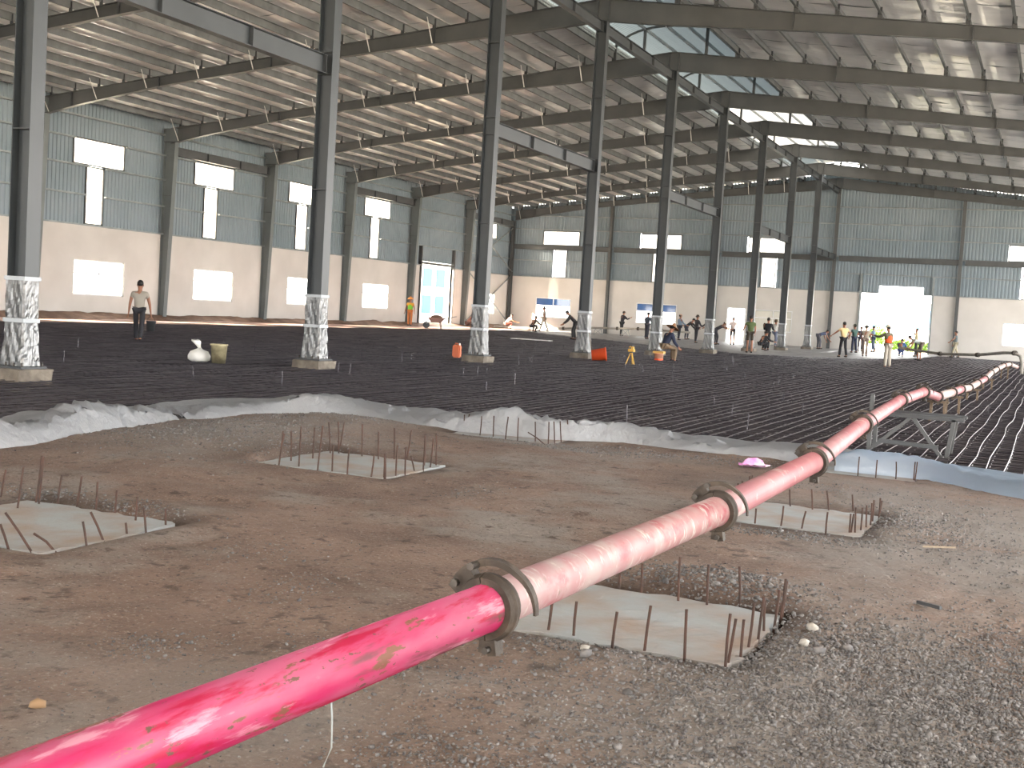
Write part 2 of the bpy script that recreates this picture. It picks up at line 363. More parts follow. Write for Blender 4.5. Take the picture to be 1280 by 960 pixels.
# ---- cladding
def cladding(name, parent, u0, u1, zlo, zhi, holes, P, m, pitch=.22):
    """trapezoid ribbed sheet on the plane P(u, depth, z); holes = (u0, u1, z0, z1); zhi(u)"""
    mb = MB(); n = max(1, round((u1 - u0) / pitch)); p = (u1 - u0) / n
    prof = [(0, 0), (.5, 0), (.62, .035), (.88, .035), (1, 0)]
    for i in range(n):
        ua = u0 + i * p; uc = ua + p / 2
        iv = [(zlo, zhi(uc))]
        for (h0, h1, z0, z1) in holes:
            if h0 < uc < h1:
                nv = []
                for a, b in iv:
                    if z1 <= a or z0 >= b: nv.append((a, b)); continue
                    if z0 > a: nv.append((a, z0))
                    if z1 < b: nv.append((z1, b))
                iv = nv
        for a, b in iv:
            if b - a < .02: continue
            vs = []
            for t, d in prof:
                vs += [P(ua + t * p, d, a), P(ua + t * p, d, b)]
            mb.add(vs, [(2 * k, 2 * k + 2, 2 * k + 3, 2 * k + 1) for k in range(4)])
    return mb.build(name, m, parent, world=True)

wl = thing('wall_left', 'long left wall with cream masonry base and blue grey ribbed cladding', None, (XL, 0, 0), kind='structure')
wg = thing('wall_far', 'far gable wall with cream masonry base and blue grey ribbed cladding', None, (XC, YG, 0), kind='structure')
PL = lambda u, d, z: (XL - .10 - d, u, z)
PG = lambda u, d, z: (u, YG + .10 + d, z)
# openings
nwin = [0]
def window_obj(P, u0, u1, z0, z1, label, kind_='glass', tilt=None):
    """frame, two mullions, a transom and panes, set in the opening; P(u, d, z)"""
    nwin[0] += 1
    c = Vector(P((u0 + u1) / 2, 0, z0)); t = thing('window_%d' % nwin[0], label, None, c, kind='structure')
    fr = MB()
    def bx(mb, a0, a1, d0, d1, b0, b1):
        p, q = P(a0, d0, b0), P(a1, d1, b1); mb.box([min(p[k], q[k]) for k in range(3)], [max(p[k], q[k]) for k in range(3)])
    e = .06
    bx(fr, u0, u1, 0, .08, z0, z0 + e); bx(fr, u0, u1, 0, .08, z1 - e, z1); bx(fr, u0, u0 + e, 0, .08, z0, z1); bx(fr, u1 - e, u1, 0, .08, z0, z1)
    fr.build('window_frame', M['frame'] if kind_ == 'glass' else M['steel'], t, world=True)
    if kind_ == 'glass':
        zt = z0 + (z1 - z0) * .62; um = (u0 + u1) / 2
        mm = MB(); bx(mm, u0 + e, u1 - e, .005, .075, zt - .03, zt + .03); mm.build('transom', M['frame'], t, world=True)
        mm = MB(); bx(mm, um - .03, um + .03, .01, .07, z0 + e, z1 - e); mm.build('mullion', M['frame'], t, world=True)
        for a0, a1 in ((u0 + e, um - .03), (um + .03, u1 - e)):
            for b0, b1 in ((z0 + e, zt - .03), (zt + .03, z1 - e)):
                g = MB(); bx(g, a0, a1, .035, .045, b0, b1); g.build('pane', M['pane_film'] if tilt == 'film' else M['glass_b'] if tilt == 'louvre' and b0 > z0 + .5 else M['glass'], t, world=True)
        if tilt == 'louvre':
            for q in range(6):
                g = MB(); zz = z0 + .14 + q * .13; bx(g, u0 + e, u1 - e, -.06, -.02, zz, zz + .06); g.build('louvre_slat', M['steel'], t, world=True)
    else:
        n = 3 if u1 - u0 > 1.5 else 1
        for k in range(n):
            a0 = u0 + e + (u1 - u0 - 2 * e) * k / n; a1 = u0 + e + (u1 - u0 - 2 * e) * (k + 1) / n
            g = MB(); bx(g, a0, a1 - .012, .03, .045, z0 + e, z1 - e); g.build('pane', M['panel'], t, world=True)
    return t

LH_m, LH_c = [], []          # holes in masonry / cladding of the left wall
bayname = {2: 'nearest the viewer', 3: 'behind the walking man', 4: 'between first and second whole wall columns', 5: 'behind the second row column', 6: 'before the hi-vis worker', 8: 'by the far corner'}
for i in (2, 3, 4, 5, 6, 8):
    yc = Y0 + 8 * i + 4
    PLw = lambda u, d, z: (XL - .12 + d, u, z)
    LH_m.append((yc - 1.58, yc + 1.55, 1.07, 2.62)); window_obj(PLw, yc - 1.58, yc + 1.55, 1.07, 2.62, 'white framed low window in the left wall, ' + bayname[i])
    LH_c += [(yc - 1.78, yc + 1.35, 6.70, 7.85), (yc - 1.0, yc + .10, 4.15, 6.70)]
    window_obj(PLw, yc - 1.78, yc + 1.35, 6.70, 7.85, 'wide translucent top panel of the left wall, ' + bayname[i], 'panel')
    window_obj(PLw, yc - 1.0, yc + .10, 4.15, 6.68, 'narrow translucent panel hanging under the top panel, left wall, ' + bayname[i], 'panel')
LH_m.append((71.3, 76.0, 0., 4.2)); LH_c.append((71.3, 76.0, 4.0, 4.4))
GH_m, GH_c = [], []
gb = [(-36.5, -33.6, -36.2, -33.2, -35.2, -34.15, 'by the left corner of the far gable'), (-28.4, -25.3, -28.35, -25.25, -27.4, -26.4, 'behind the worker at the far pipe'),
      (-19.6, -16.9, -20.35, -17.6, -19.35, -18.3, 'left of the ridge on the far gable'), (-3.15, -.1, -3.18, -.1, -2.2, -1.2, 'right of the big far gateway')]
PGw = lambda u, d, z: (u, YG + .12 - d, z)
for (a0, a1, t0, t1, s0, s1, nm) in gb:
    GH_m.append((a0, a1, 1.05, 2.55)); window_obj(PGw, a0, a1, 1.05, 2.55, ('low window covered in whitish film ' if a0 == -19.6 else 'white framed low window ') + nm, tilt='film' if a0 == -19.6 else 'louvre' if a0 < -25 else None)
    GH_c += [(t0, t1, 6.55, 7.65), (s0, s1, 4.1, 6.55)]
    window_obj(PGw, t0, t1, 6.55, 7.65, 'wide translucent top panel ' + nm, 'panel')
    window_obj(PGw, s0, s1, 4.1, 6.53, 'narrow translucent panel ' + nm, 'panel')
GH_m += [(-21.5, -20.2, 0., 2.55), (-12.3, -7.72, 0., 4.3)]; GH_c += [(-12.3, -7.72, 4.0, 4.1), (-11.2, -8.2, 4.0, 4.62)]

def masonry(parent, u0, u1, zt, holes, P, name='masonry_panel'):
    """wall strip with openings, in boxes joined into one piece of wall"""
    mb = MB(); us = sorted(set([u0, u1] + [min(max(h[k], u0), u1) for h in holes for k in (0, 1)]))
    for a, b in zip(us[:-1], us[1:]):
        if b - a < .01: continue
        z = 0.; mid = (a + b) / 2
        for h in sorted([h for h in holes if h[0] < mid < h[1]], key=lambda h: h[2]):
            if h[2] > z: p, q = P(a, 0, z), P(b, .2, h[2]); mb.box([min(p[k], q[k]) for k in range(3)], [max(p[k], q[k]) for k in range(3)])
            z = h[3]
        if z < zt: p, q = P(a, 0, z), P(b, .2, zt); mb.box([min(p[k], q[k]) for k in range(3)], [max(p[k], q[k]) for k in range(3)])
    return mb.build(name, M['cream'], parent, world=True)
PLm = lambda u, d, z: (XL - d, u, z)
PGm = lambda u, d, z: (u, YG + d, z)
for i in range(-4, 9):
    a, b = Y0 + 8 * i, Y0 + 8 * i + 8
    masonry(wl, a, b, 4.10, LH_m, PLm)
    cladding('cladding_sheet', wl, a, b, 4.10, lambda u: 9.45, LH_c, PL, M['clad'])
GXs = [XL + 8.1883 * k for k in range(7)]
for k in range(6):
    a, b = GXs[k], GXs[k + 1]
    masonry(wg, a, b, 4.10, GH_m, PGm)
    cladding('cladding_sheet', wg, a, b, 4.10, lambda u: ztop(u) + .24 + PZ, GH_c, PG, M['clad'])
# girts, capping ledges
for z in (4.12, 5.42, 6.66, 7.80, 8.75):
    for i in range(-4, 9):
        a, b = Y0 + 8 * i, Y0 + 8 * i + 8
        if z == 4.12 or z == 5.42 or z == 6.66 or z == 7.8 or z == 8.75:
            segs = [(a, b)]
            for (h0, h1, z0, z1) in LH_c:
                if z0 + .02 < z < z1 - .02 and z > 4.3:
                    segs = [s for (x, y) in segs for s in ((x, min(y, h0)), (max(x, h1), y)) if s[1] - s[0] > .05]
            for x, y in segs:
                MB().box((XL - .09, x, z - .035), (XL + .10, y, z + .035)).build('girt', M['galv'], wl, world=True)
for z in (4.12, 5.36, 6.52, 7.74, 8.76, 9.9):
    for k in range(6):
        a, b = GXs[k], GXs[k + 1]
        if ztop((a + b) / 2) < z + .1: continue
        segs = [(a, b)]
        for (h0, h1, z0, z1) in GH_c:
            if z0 + .02 < z < z1 - .02: segs = [s for (x, y) in segs for s in ((x, min(y, h0)), (max(x, h1), y)) if s[1] - s[0] > .05]
        for x, y in segs:
            MB().box((x, YG - .10, z - .035), (y, YG + .09, z + .035)).build('girt', M['galv'], wg, world=True)
MB().box((XL - .35, YG - .03, 0), (XL + .03, YG + .35, 9.3)).build('corner_flashing', M['clad'], wg, world=True)
# small blocks closing the cladding ribs under the gable roof line, light shows between them
mb = MB(); u = XL
while u < XR:
    mb.box((u, YG + .10, ztop(u) + .22 + PZ), (u + .11, YG + .14, ztop(u) + .32 + PZ)); u += .22
mb.build('rib_closer', M['clad'], wg, world=True, kind='stuff')
# door surrounds
d1 = thing('door_1', 'tall open doorway in the left wall beyond the hi-vis worker', None, (XL, 73.65, 0), kind='structure')
for y in (71.2, 76.0): MB().box((XL - .16, y, 0), (XL + .12, y + .12, 5.4)).build('door_post', M['steel'], d1, world=True)
MB().box((XL - .16, 71.2, 4.2), (XL + .1, 76.1, 4.34)).build('door_header', M['steel'], d1, world=True)
d2 = thing('door_2', 'big bright gateway in the far gable with a raised middle', None, (-10, YG, 0), kind='structure')
for x in (-12.42, -7.72): MB().box((x, YG - .12, 0), (x + .12, YG + .22, 5.36)).build('door_post', M['galv'], d2, world=True)
d3 = thing('door_3', 'small doorway in the far gable behind the pale shirted man', None, (-20.85, YG, 0), kind='structure')
for x in (-21.56, -20.26): MB().box((x, YG - .04, 0), (x + .07, YG + .22, 2.6)).build('door_post', M['frame'], d3, world=True)
MB().box((-21.56, YG - .04, 2.53), (-20.19, YG + .22, 2.6)).build('door_header', M['frame'], d3, world=True)
# unseen walls behind and beside the viewer, guessed and shaped to admit daylight
mb = MB().box((XL, -18.4, -.3), (XR, -18.2, 1.2)).add([(XL, -18.3, 8.0), (XR, -18.3, 8.0), (XR, -18.3, ztop(XR) + .3), (XC, -18.3, ZR + 1.2), (XL, -18.3, ztop(XL) + .3)], [(0, 1, 2, 3, 4)])
for k in range(7): mb.box((XL + 8.1 * k, -18.4, 1.2), (XL + 8.1 * k + .4, -18.2, 8.0))
mb.build('wall_back', M['cream'], None, label='guessed unseen end wall behind the viewer, open between its posts to admit daylight', kind='structure')
mb = MB().box((XR, -18.4, -.3), (XR + .2, RW, 1.07)).box((XR, -18.4, 2.62), (XR + .2, RW, 8.9))
y = -18.4
while y < RW - 1: mb.box((XR, y, 1.07), (XR + .2, y + 2.4, 2.62)); y += 5.6
mb.build('wall_right', M['cream'], None, label='guessed unseen wall beside the viewer with low window openings, cut short to admit daylight', kind='structure')

# ---- roof: foil sheets, purlins, outer sheets
ce = thing('ceiling', 'silver foil lined roof underside on rows of galvanised purlins', None, (XC, 0, 9), kind='structure')
YR0, YR1 = -18.4, 86.0
def roof_strip(side, ya, yb):
    vs = []; fs = []; n = 0
    ds = [2.5 + k * 1.25 for k in range(18)] + [24.75]
    pts = []
    for a, b in zip(ds[:-1], ds[1:]):
        for t in (0, .33, .67): pts.append((a + (b - a) * t, -.035 * math.sin(math.pi * t) * (.6 + .8 * rnd.random())))
    pts.append((ds[-1], 0))
    cols = [ya, ya + (yb - ya) * .3, ya + (yb - ya) * .7, yb]
    for y in cols:
        for d, s in pts:
            vs.append((XC + side * d, y, ZR - SL * d + .29 + PZ + s + rnd.uniform(-.012, .012) + (.0 if y not in (ya, yb) else .012)))
    n = len(pts)
    for j in range(len(cols) - 1):
        for k in range(n - 1): fs.append((j * n + k, j * n + k + 1, (j + 1) * n + k + 1, (j + 1) * n + k))
    return MB().add(vs, fs)
for side in (-1, 1):
    y = YR0
    while y < YR1 - .1:
        yb = min(y + 1.2, YR1); roof_strip(side, y, yb).build('foil_sheet', M['foil'], ce, smooth=False, world=True); y = yb
    MB().add([(XC + side * 2.4, YR0, ZR - SL * 2.4 + .36 + PZ), (XC + side * 25.2, YR0, ZR - SL * 25.2 + .36 + PZ), (XC + side * 25.2, YR1, ZR - SL * 25.2 + .36 + PZ), (XC + side * 2.4, YR1, ZR - SL * 2.4 + .36 + PZ),
              (XC + side * 2.4, YR0, ZR - SL * 2.4 + .40 + PZ), (XC + side * 25.2, YR0, ZR - SL * 25.2 + .40 + PZ), (XC + side * 25.2, YR1, ZR - SL * 25.2 + .40 + PZ), (XC + side * 2.4, YR1, ZR - SL * 2.4 + .40 + PZ)],
             [(0, 1, 2, 3), (7, 6, 5, 4), (0, 4, 5, 1), (1, 5, 6, 2), (2, 6, 7, 3), (3, 7, 4, 0)]).build('roof_sheet', M['roof'], ce, world=True)
    for k in range(18):
        d = 2.5 + 1.25 * k; x = XC + side * d; z = ZR - SL * d + .03 + PZ; t = .008
        prof = [(-.07, 0), (0, 0), (0, .23), (.07, .23), (.07, .23 - t), (t, .23 - t), (t, t - 0 - t), (-.07, -t)]
        prof = [(-.07, 0), (0, 0), (0, .24), (.07, .24), (.07, .232), (.008, .232), (.008, -.008), (-.07, -.008)]
        vs = [(x - side * a, YR0, z + b) for a, b in prof] + [(x - side * a, YR1 - .3, z + b) for a, b in prof]
        MB().add(vs, [(i, (i + 1) % 8, (i + 1) % 8 + 8, i + 8) for i in range(8)]).build('purlin', M['purlin'], ce, world=True)

# ridge vent: jack posts, ribs, curved corrugated sheets
rv = thing('ridge_vent', 'raised curved ridge vent on short posts over the middle of the roof', None, (XC, 0, ZR), kind='structure')
def arch(d): return 12.16 + .80 * max(0, 1 - abs(d / 2.45) ** 2.6) ** .7
for i in range(-4, 10):
    y = Y0 + 8 * i
    for d in (-1.25, 1.25):
        MB().box((XC + d - .05, y - .05, ztop(XC + d)), (XC + d + .05, y + .05, arch(d) - .14)).build('jack_post', M['steel'], rv, world=True)
    mb = MB(); ds = [-2.42 + 4.84 * k / 16 for k in range(17)]
    for a, b in zip(ds[:-1], ds[1:]): mb.bar((XC + a, y, arch(a) - .09), (XC + b, y, arch(b) - .09), .06, .08)
    mb.bar((XC - 2.42, y, ztop(XC - 2.42)), (XC - 2.42, y, arch(-2.42)), .06); mb.bar((XC + 2.42, y, ztop(XC + 2.42)), (XC + 2.42, y, arch(2.42)), .06)
    mb.build('arch_rib', M['steel'], rv, world=True)
    if i == 9: break
    mb = MB(); n = 80; ds = [-2.5 + 5.0 * k / 20 for k in range(21)]; vs = []
    for j in range(n + 1):
        off = .022 if j % 2 else 0
        for d in ds: vs.append((XC + d, y + 8 * j / n, arch(min(2.45, max(-2.45, d))) + off))
    mb.add(vs, [(j * 21 + k, j * 21 + k + 1, (j + 1) * 21 + k + 1, (j + 1) * 21 + k) for j in range(n) for k in range(20)])
    mb.build('vent_sheet', M['vent_b'] if i in (6, 7) else M['vent_t'], rv, world=True)
for d in (-1.25, -.4, .4, 1.25):
    MB().box((XC + d - .03, YR0, arch(d) - .14), (XC + d + .03, YR1 - .3, arch(d) - .03)).build('vent_purlin', M['galv'], rv, world=True)
for s in (-1, 1):     # ribbed upstand beside the opening
    mb = MB(); n = 800; x = XC + s * 2.47; z = ztop(x) + .30 + PZ; vs = []
    for j in range(n + 1):
        o = .03 if j % 2 else 0
        y = YR0 + (YR1 - YR0) * j / n; vs += [(x + o, y, z), (x + o, y, 12.17)]
    mb.add(vs, [(2 * j, 2 * j + 1, 2 * j + 3, 2 * j + 2) for j in range(n)]).build('vent_upstand', M['vent'], rv, world=True)

# ================================================================== STEEL FRAME
# --- middle row columns
def i_column(name, h, b, z1, par_args, tf=.016, tw=.010):
    t = thing(*par_args)
    MB().box((h / 2 - tf, -b / 2, 0), (h / 2, b / 2, z1)).build('flange', M['steel_col'], t)
    MB().box((-h / 2, -b / 2, 0), (-h / 2 + tf, b / 2, z1)).build('flange', M['steel_col'], t)
    MB().box((-h / 2 + tf, -tw / 2, 0), (h / 2 - tf, tw / 2, z1)).build('web', M['steel_col'], t)
    return t
colz = .30; ch = ztop(XC) - .72 - colz
t0 = i_column('steel_column', .36, .27, ch, ('steel_column', 'x', 'column', (XC, Y0, colz), 0, 'middle row of steel columns'))
MB().box((-.29, -.25, -.02), (.29, .25, .012)).build('base_plate', M['steel_dark'], t0)
MB().box((-.24, -.17, ch - .02), (.24, .17, ch)).build('cap_plate', M['steel_dark'], t0)
for z in (3.55, 5.93, 6.38, 8.35):
    MB().box((-.165, -.13, z), (.165, .13, z + .016)).build('stiffener', M['steel_dark'], t0)
for bx_ in (-.24, -.08, .08, .24):
    for by_ in (-.2, .2): MB().tube([(bx_, by_, .0), (bx_, by_, .07)], .016, 6).build('anchor_bolt', M['bolt'], t0)
# crumpled plastic wrap
vs = []; NW = 36; NZ = 22
for j in range(NZ + 1):
    z = .02 + 1.34 * j / NZ; fl_ = 1 + .24 * max(0, 1 - z / .7) ** 1.4
    for k in range(NW):
        t = 2 * math.pi * k / NW; cx_, sy_ = math.cos(t), math.sin(t); mmx = max(abs(cx_), abs(sy_))
        x = cx_ / mmx * .20; yy = sy_ / mmx * .155
        wv = rnd.uniform(-.003, .003) + .007 * math.sin(k * 1.4 + z * 11) * math.sin(z * 7 + k * .5)
        g = 1 + (wv / .16)
        if abs(z - .70) < .05 or z > 1.3: g = 1.0
        vs.append((x * fl_ * g, yy * fl_ * g, z))
wr = MB().add(vs, [(j * NW + k, j * NW + (k + 1) % NW, (j + 1) * NW + (k + 1) % NW, (j + 1) * NW + k) for j in range(NZ) for k in range(NW)]).build('plastic_wrap', M['wrap'], t0)
for z in (.70, 1.33):
    mb = MB(); mb.box((-.208, -.163, z - .03), (.208, -.157, z + .03)); mb.box((-.208, .157, z - .03), (.208, .163, z + .03)); mb.box((-.208, -.16, z - .03), (-.202, .16, z + .03)); mb.box((.202, -.16, z - .03), (.208, .16, z + .03))
    mb.build('tape_band', M['tape'], wr)
tree0 = gather(t0)
cl_lab = ['beside the walking man, cut by the picture edge', 'behind the white sack and bucket', 'with the orange jerrycan at its foot', 'with the orange tub at its foot', 'behind the seated man in the straw hat', 'behind the pair of dark clothed men bending', 'behind the man in the green shirt', 'beside the man in white', 'nearest the far gable, with a man bending at it']
cols = []
for i in range(9):
    lab = '%s middle row steel column counting from the viewer, plastic wrapped foot, %s' % (ORD[i], '')
    lab = 'steel column with plastic wrapped foot, %s of the middle row, %s' % (ORD[i], cl_lab[i])
    lab = ' '.join(lab.split()[:16])
    if i == 0: t0['label'] = lab; cols.append(t0)
    else: cols.append(dup(t0, (XC, Y0 + 8 * i, colz), 0, lab, tree0))
# pedestals
def pedestal():
    bm = bmesh.new(); bmesh.ops.create_cube(bm, size=1); bmesh.ops.scale(bm, vec=(.66, .66, .34), verts=bm.verts)
    bmesh.ops.translate(bm, vec=(0, 0, .11), verts=bm.verts); bmesh.ops.subdivide_edges(bm, edges=bm.edges[:], cuts=3, use_grid_fill=True)
    for v in bm.verts: v.co += Vector((rnd.uniform(-.012, .012), rnd.uniform(-.012, .012), rnd.uniform(-.006, .004)))
    me = bpy.data.meshes.new('concrete_pedestal'); bm.to_mesh(me); bm.free(); me.materials.append(M['conc']); return me
pm = pedestal()
for i in range(9):
    o = link('concrete_pedestal', pm, None, 'rough square concrete pedestal under the %s steel column of the middle row' % ORD[i], 'pedestal', 'pedestals of the middle row columns')
    o.location = (XC, Y0 + 8 * i, -.005)

# --- struts along the middle row
def strut(y0, y1, zc, dep, label, group):
    t = thing('strut_beam', label, 'beam', (XC, (y0 + y1) / 2, zc), 0, group); a, b = y0 - t.location[1], y1 - t.location[1]
    MB().box((-.10, a, dep / 2 - .012), (.10, b, dep / 2)).build('flange', M['steel_col'], t); MB().box((-.10, a, -dep / 2), (.10, b, -dep / 2 + .012)).build('flange', M['steel_col'], t)
    MB().box((-.005, a, -dep / 2 + .012), (.005, b, dep / 2 - .012)).build('web', M['steel_col'], t)
    for u in (a + .02, (a * 2 + b) / 3, (a + 2 * b) / 3, b - .03): MB().box((-.095, u, -dep / 2 + .012), (.095, u + .012, dep / 2 - .012)).build('stiffener', M['steel_dark'], t)
for i in range(9):
    y0, y1 = Y0 + 8 * i + .19, Y0 + 8 * i + 7.81
    if i == 8: y1 = YG - .42
    nxt = 'the gable post' if i == 8 else ORD[i + 1] + ' column'
    strut(y0, y1, 10.92, .34, 'upper longitudinal steel strut from %s middle column to %s' % (ORD[i], nxt), 'upper struts of the middle row')
    if i % 2 == 0: strut(y0, y1, 6.42, .38, 'mid height steel strut from %s middle column to %s' % (ORD[i], nxt), 'mid height struts of the middle row')

# --- rafters
def rdepth(d):
    return float(np.interp(abs(d), [0, 2.0, 7, 12, 18, 22, 24.2, 24.6], [.72, .70, .52, .40, .38, .55, .72, .74]))
rt_ = thing('roof_rafter', 'x', 'rafter', (XC, Y0, 0), 0, 'roof rafters across the hall')
DS = [-24.2 + 48.4 * k / 44 for k in range(45)]
def ribbon(zf0, zf1, w2):
    mb = MB(); vs = []
    for d in DS: vs += [(d, -w2, zf0(d)), (d, w2, zf0(d)), (d, w2, zf1(d)), (d, -w2, zf1(d))]
    fs = []
    for k in range(len(DS) - 1):
        o = 4 * k
        for a in range(4): b = (a + 1) % 4; fs.append((o + a, o + b, o + 4 + b, o + 4 + a))
    fs += [(3, 2, 1, 0), tuple(4 * (len(DS) - 1) + a for a in range(4))]
    return mb.add(vs, fs)
zt_ = lambda d: ZR - SL * abs(d)
zb_ = lambda d: ZR - SL * abs(d) - rdepth(d)
ribbon(lambda d: zt_(d) - .014, zt_, .11).build('top_flange', M['steel'], rt_)
ribbon(zb_, lambda d: zb_(d) + .014, .11).build('bottom_flange', M['steel'], rt_)
ribbon(lambda d: zb_(d) + .014, lambda d: zt_(d) - .014, .005).build('web', M['steel'], rt_)
for s in (-1, 1):
    for d in (.2, 6.2, 11.4, 13.0, 18.2, 22.6):
        x = s * d; ext = .10 if d in (11.4, 18.2) else -.014
        MB().box((x - .014, -.105, zb_(x) - max(0, ext)), (x + .014, .105, zt_(x) - .014)).build('splice_plate', M['steel_dark'], rt_)
    for k in range(18):
        d = s * (2.5 + 1.25 * k)
        MB().box((d - .065, -.012, zt_(d)), (d + .065, .012, zt_(d) + .24 + PZ)).build('cleat', M['steel_dark'], rt_)
        if k % 2 == 1 and s < 0:
            for sy2 in (-1,): MB().bar((d, sy2 * .10, zb_(d) + .03), (d - s * .02, sy2 * (.10 + rdepth(d) * .9), zt_(d) + .16 + PZ), .034, .012).build('fly_brace', M['white'], rt_)
treer = gather(rt_)
for i in range(0, 10):
    if i == 0: lab = 'steel roof rafter over the nearest middle column, mostly above the view'
    elif i == 9: lab = 'steel end rafter lying against the far gable cladding'
    else: lab = 'steel roof rafter carried by the %s middle row column from the viewer' % ORD[i]
    if i == 0: rt_['label'] = lab
    else: dup(rt_, (XC, Y0 + 8 * i - (.25 if i == 9 else 0), 0), 0, lab, treer)

# --- tapered columns of the left wall
def wall_column(i, label):
    t = thing('wall_column', label, 'column', (XL, Y0 + 8 * i, .0), 0, 'tapered columns of the left wall')
    z1 = zb_(24.0) + .02; hb, ht = .34, .66; b = .13
    def tap(x0b, x1b, x0t, x1t, y0, y1): 
        return MB().add([(x0b, y0, 0), (x1b, y0, 0), (x1b, y1, 0), (x0b, y1, 0), (x0t, y0, z1), (x1t, y0, z1), (x1t, y1, z1), (x0t, y1, z1)], [(3, 2, 1, 0), (4, 5, 6, 7), (0, 1, 5, 4), (1, 2, 6, 5), (2, 3, 7, 6), (3, 0, 4, 7)])
    tap(hb - .014, hb, ht - .014, ht, -b, b).build('flange', M['steel_wall'], t)
    tap(.01, .024, .01, .024, -b, b).build('flange', M['steel_wall'], t)
    tap(.024, hb - .014, .024, ht - .014, -.005, .005).build('web', M['steel_wall'], t)
    MB().box((.0, -.15, z1), (ht + .04, .15, z1 + .03)).build('cap_plate', M['steel_dark'], t)
    MB().box((.02, -.12, 5.9), (.52, .12, 5.915)).build('stiffener', M['steel_dark'], t)
    MB().box((.0, -.16, z1 + .03), (ht + .03, .16, ztop(XL + .3) - .02)).build('knee_block', M['steel_wall'], t)
wn = {2: 'hidden at the near end of the left wall', 3: 'behind the nearest middle column', 4: 'right of the walking man', 5: 'left of the second middle column', 6: 'right of the second middle column', 7: 'beside the hi-vis worker', 8: 'beyond the left doorway, next to the corner'}
for i in (3, 4, 5, 6, 7, 8): wall_column(i, 'grey tapered steel column of the left wall, ' + wn[i])
# eave beams and braces of the left wall
for i, nm in ((4, 'over the window right of the walking man'), (6, 'over the window before the hi-vis worker'), (8, 'in the last bay by the far corner')):
    y0, y1 = Y0 + 8 * i + .15, Y0 + 8 * i + 7.85
    t = thing('eave_beam', 'dark steel eave beam on the left wall ' + nm, 'beam', (XL + .3, (y0 + y1) / 2, 8.05), 0, 'eave beams of the left wall')
    a = y0 - t.location[1]; b = -a
    MB().box((-.005, a, -.19), (.005, b, .19)).build('web', M['steel'], t)
    MB().box((-.09, a, .19), (.09, b, .202)).build('flange', M['steel'], t); MB().box((-.09, a, -.202), (.09, b, -.19)).build('flange', M['steel'], t)
    for u in (a + .2, -1.3, 1.3, b - .2): MB().box((-.085, u, -.19), (.085, u + .012, .19)).build('stiffener', M['steel_dark'], t)
for (y0, z0, y1, z1, nm) in ((77.9, 4.4, 85.3, 7.7, 'upper rising'), (77.9, 7.7, 85.3, 4.4, 'upper falling'), (77.9, .4, 85.3, 4.0, 'lower rising'), (77.9, 4.0, 85.3, .4, 'lower falling')):
    dx_ = .22 if 'rising' in nm else .36
    MB().tube([(XL + dx_, y0, z0), (XL + dx_, y1, z1)], .05, 8).build('cross_brace', M['galv'], None, label='%s diagonal brace on the left wall beside the far corner' % nm, cat='brace', group='diagonal braces in the last left bay')
# --- gable posts and wind beam
gl = ['at the far left corner', 'behind the fourth middle column', 'hidden behind the sixth middle column', 'under the ridge, left of the gateway', 'right of the gateway', 'at the right of the far window', 'at the far right corner']
for k in range(6):
    x = GXs[k] + (.22 if k == 0 else 0); z1 = ztop(x) - rdepth(x - XC) - .01
    t = thing('gable_post', 'slim steel post of the far gable wall ' + gl[k], 'column', (x, YG - .22, 0), 0, 'steel posts of the far gable')
    MB().box((-.10, -.15, 0), (.10, -.138, z1)).build('flange', M['steel'], t); MB().box((-.10, .106, 0), (.10, .118, z1)).build('flange', M['steel'], t)
    MB().box((-.005, -.138, 0), (.005, .106, z1)).build('web', M['steel'], t)
for k in range(6):
    a, b = GXs[k] + .3, GXs[k + 1] - .1
    t = thing('wind_beam', 'horizontal steel wind beam on the far gable, %s bay from the left corner' % ORD[k], 'beam', ((a + b) / 2, YG - .25, 6.36), 0, 'wind beams of the far gable')
    L = (b - a) / 2
    MB().box((-L, -.005, -.17), (L, .005, .17)).build('web', M['steel'], t); MB().box((-L, -.09, .17), (L, .09, .182)).build('flange', M['steel'], t); MB().box((-L, -.09, -.182), (L, .09, -.17)).build('flange', M['steel'], t)

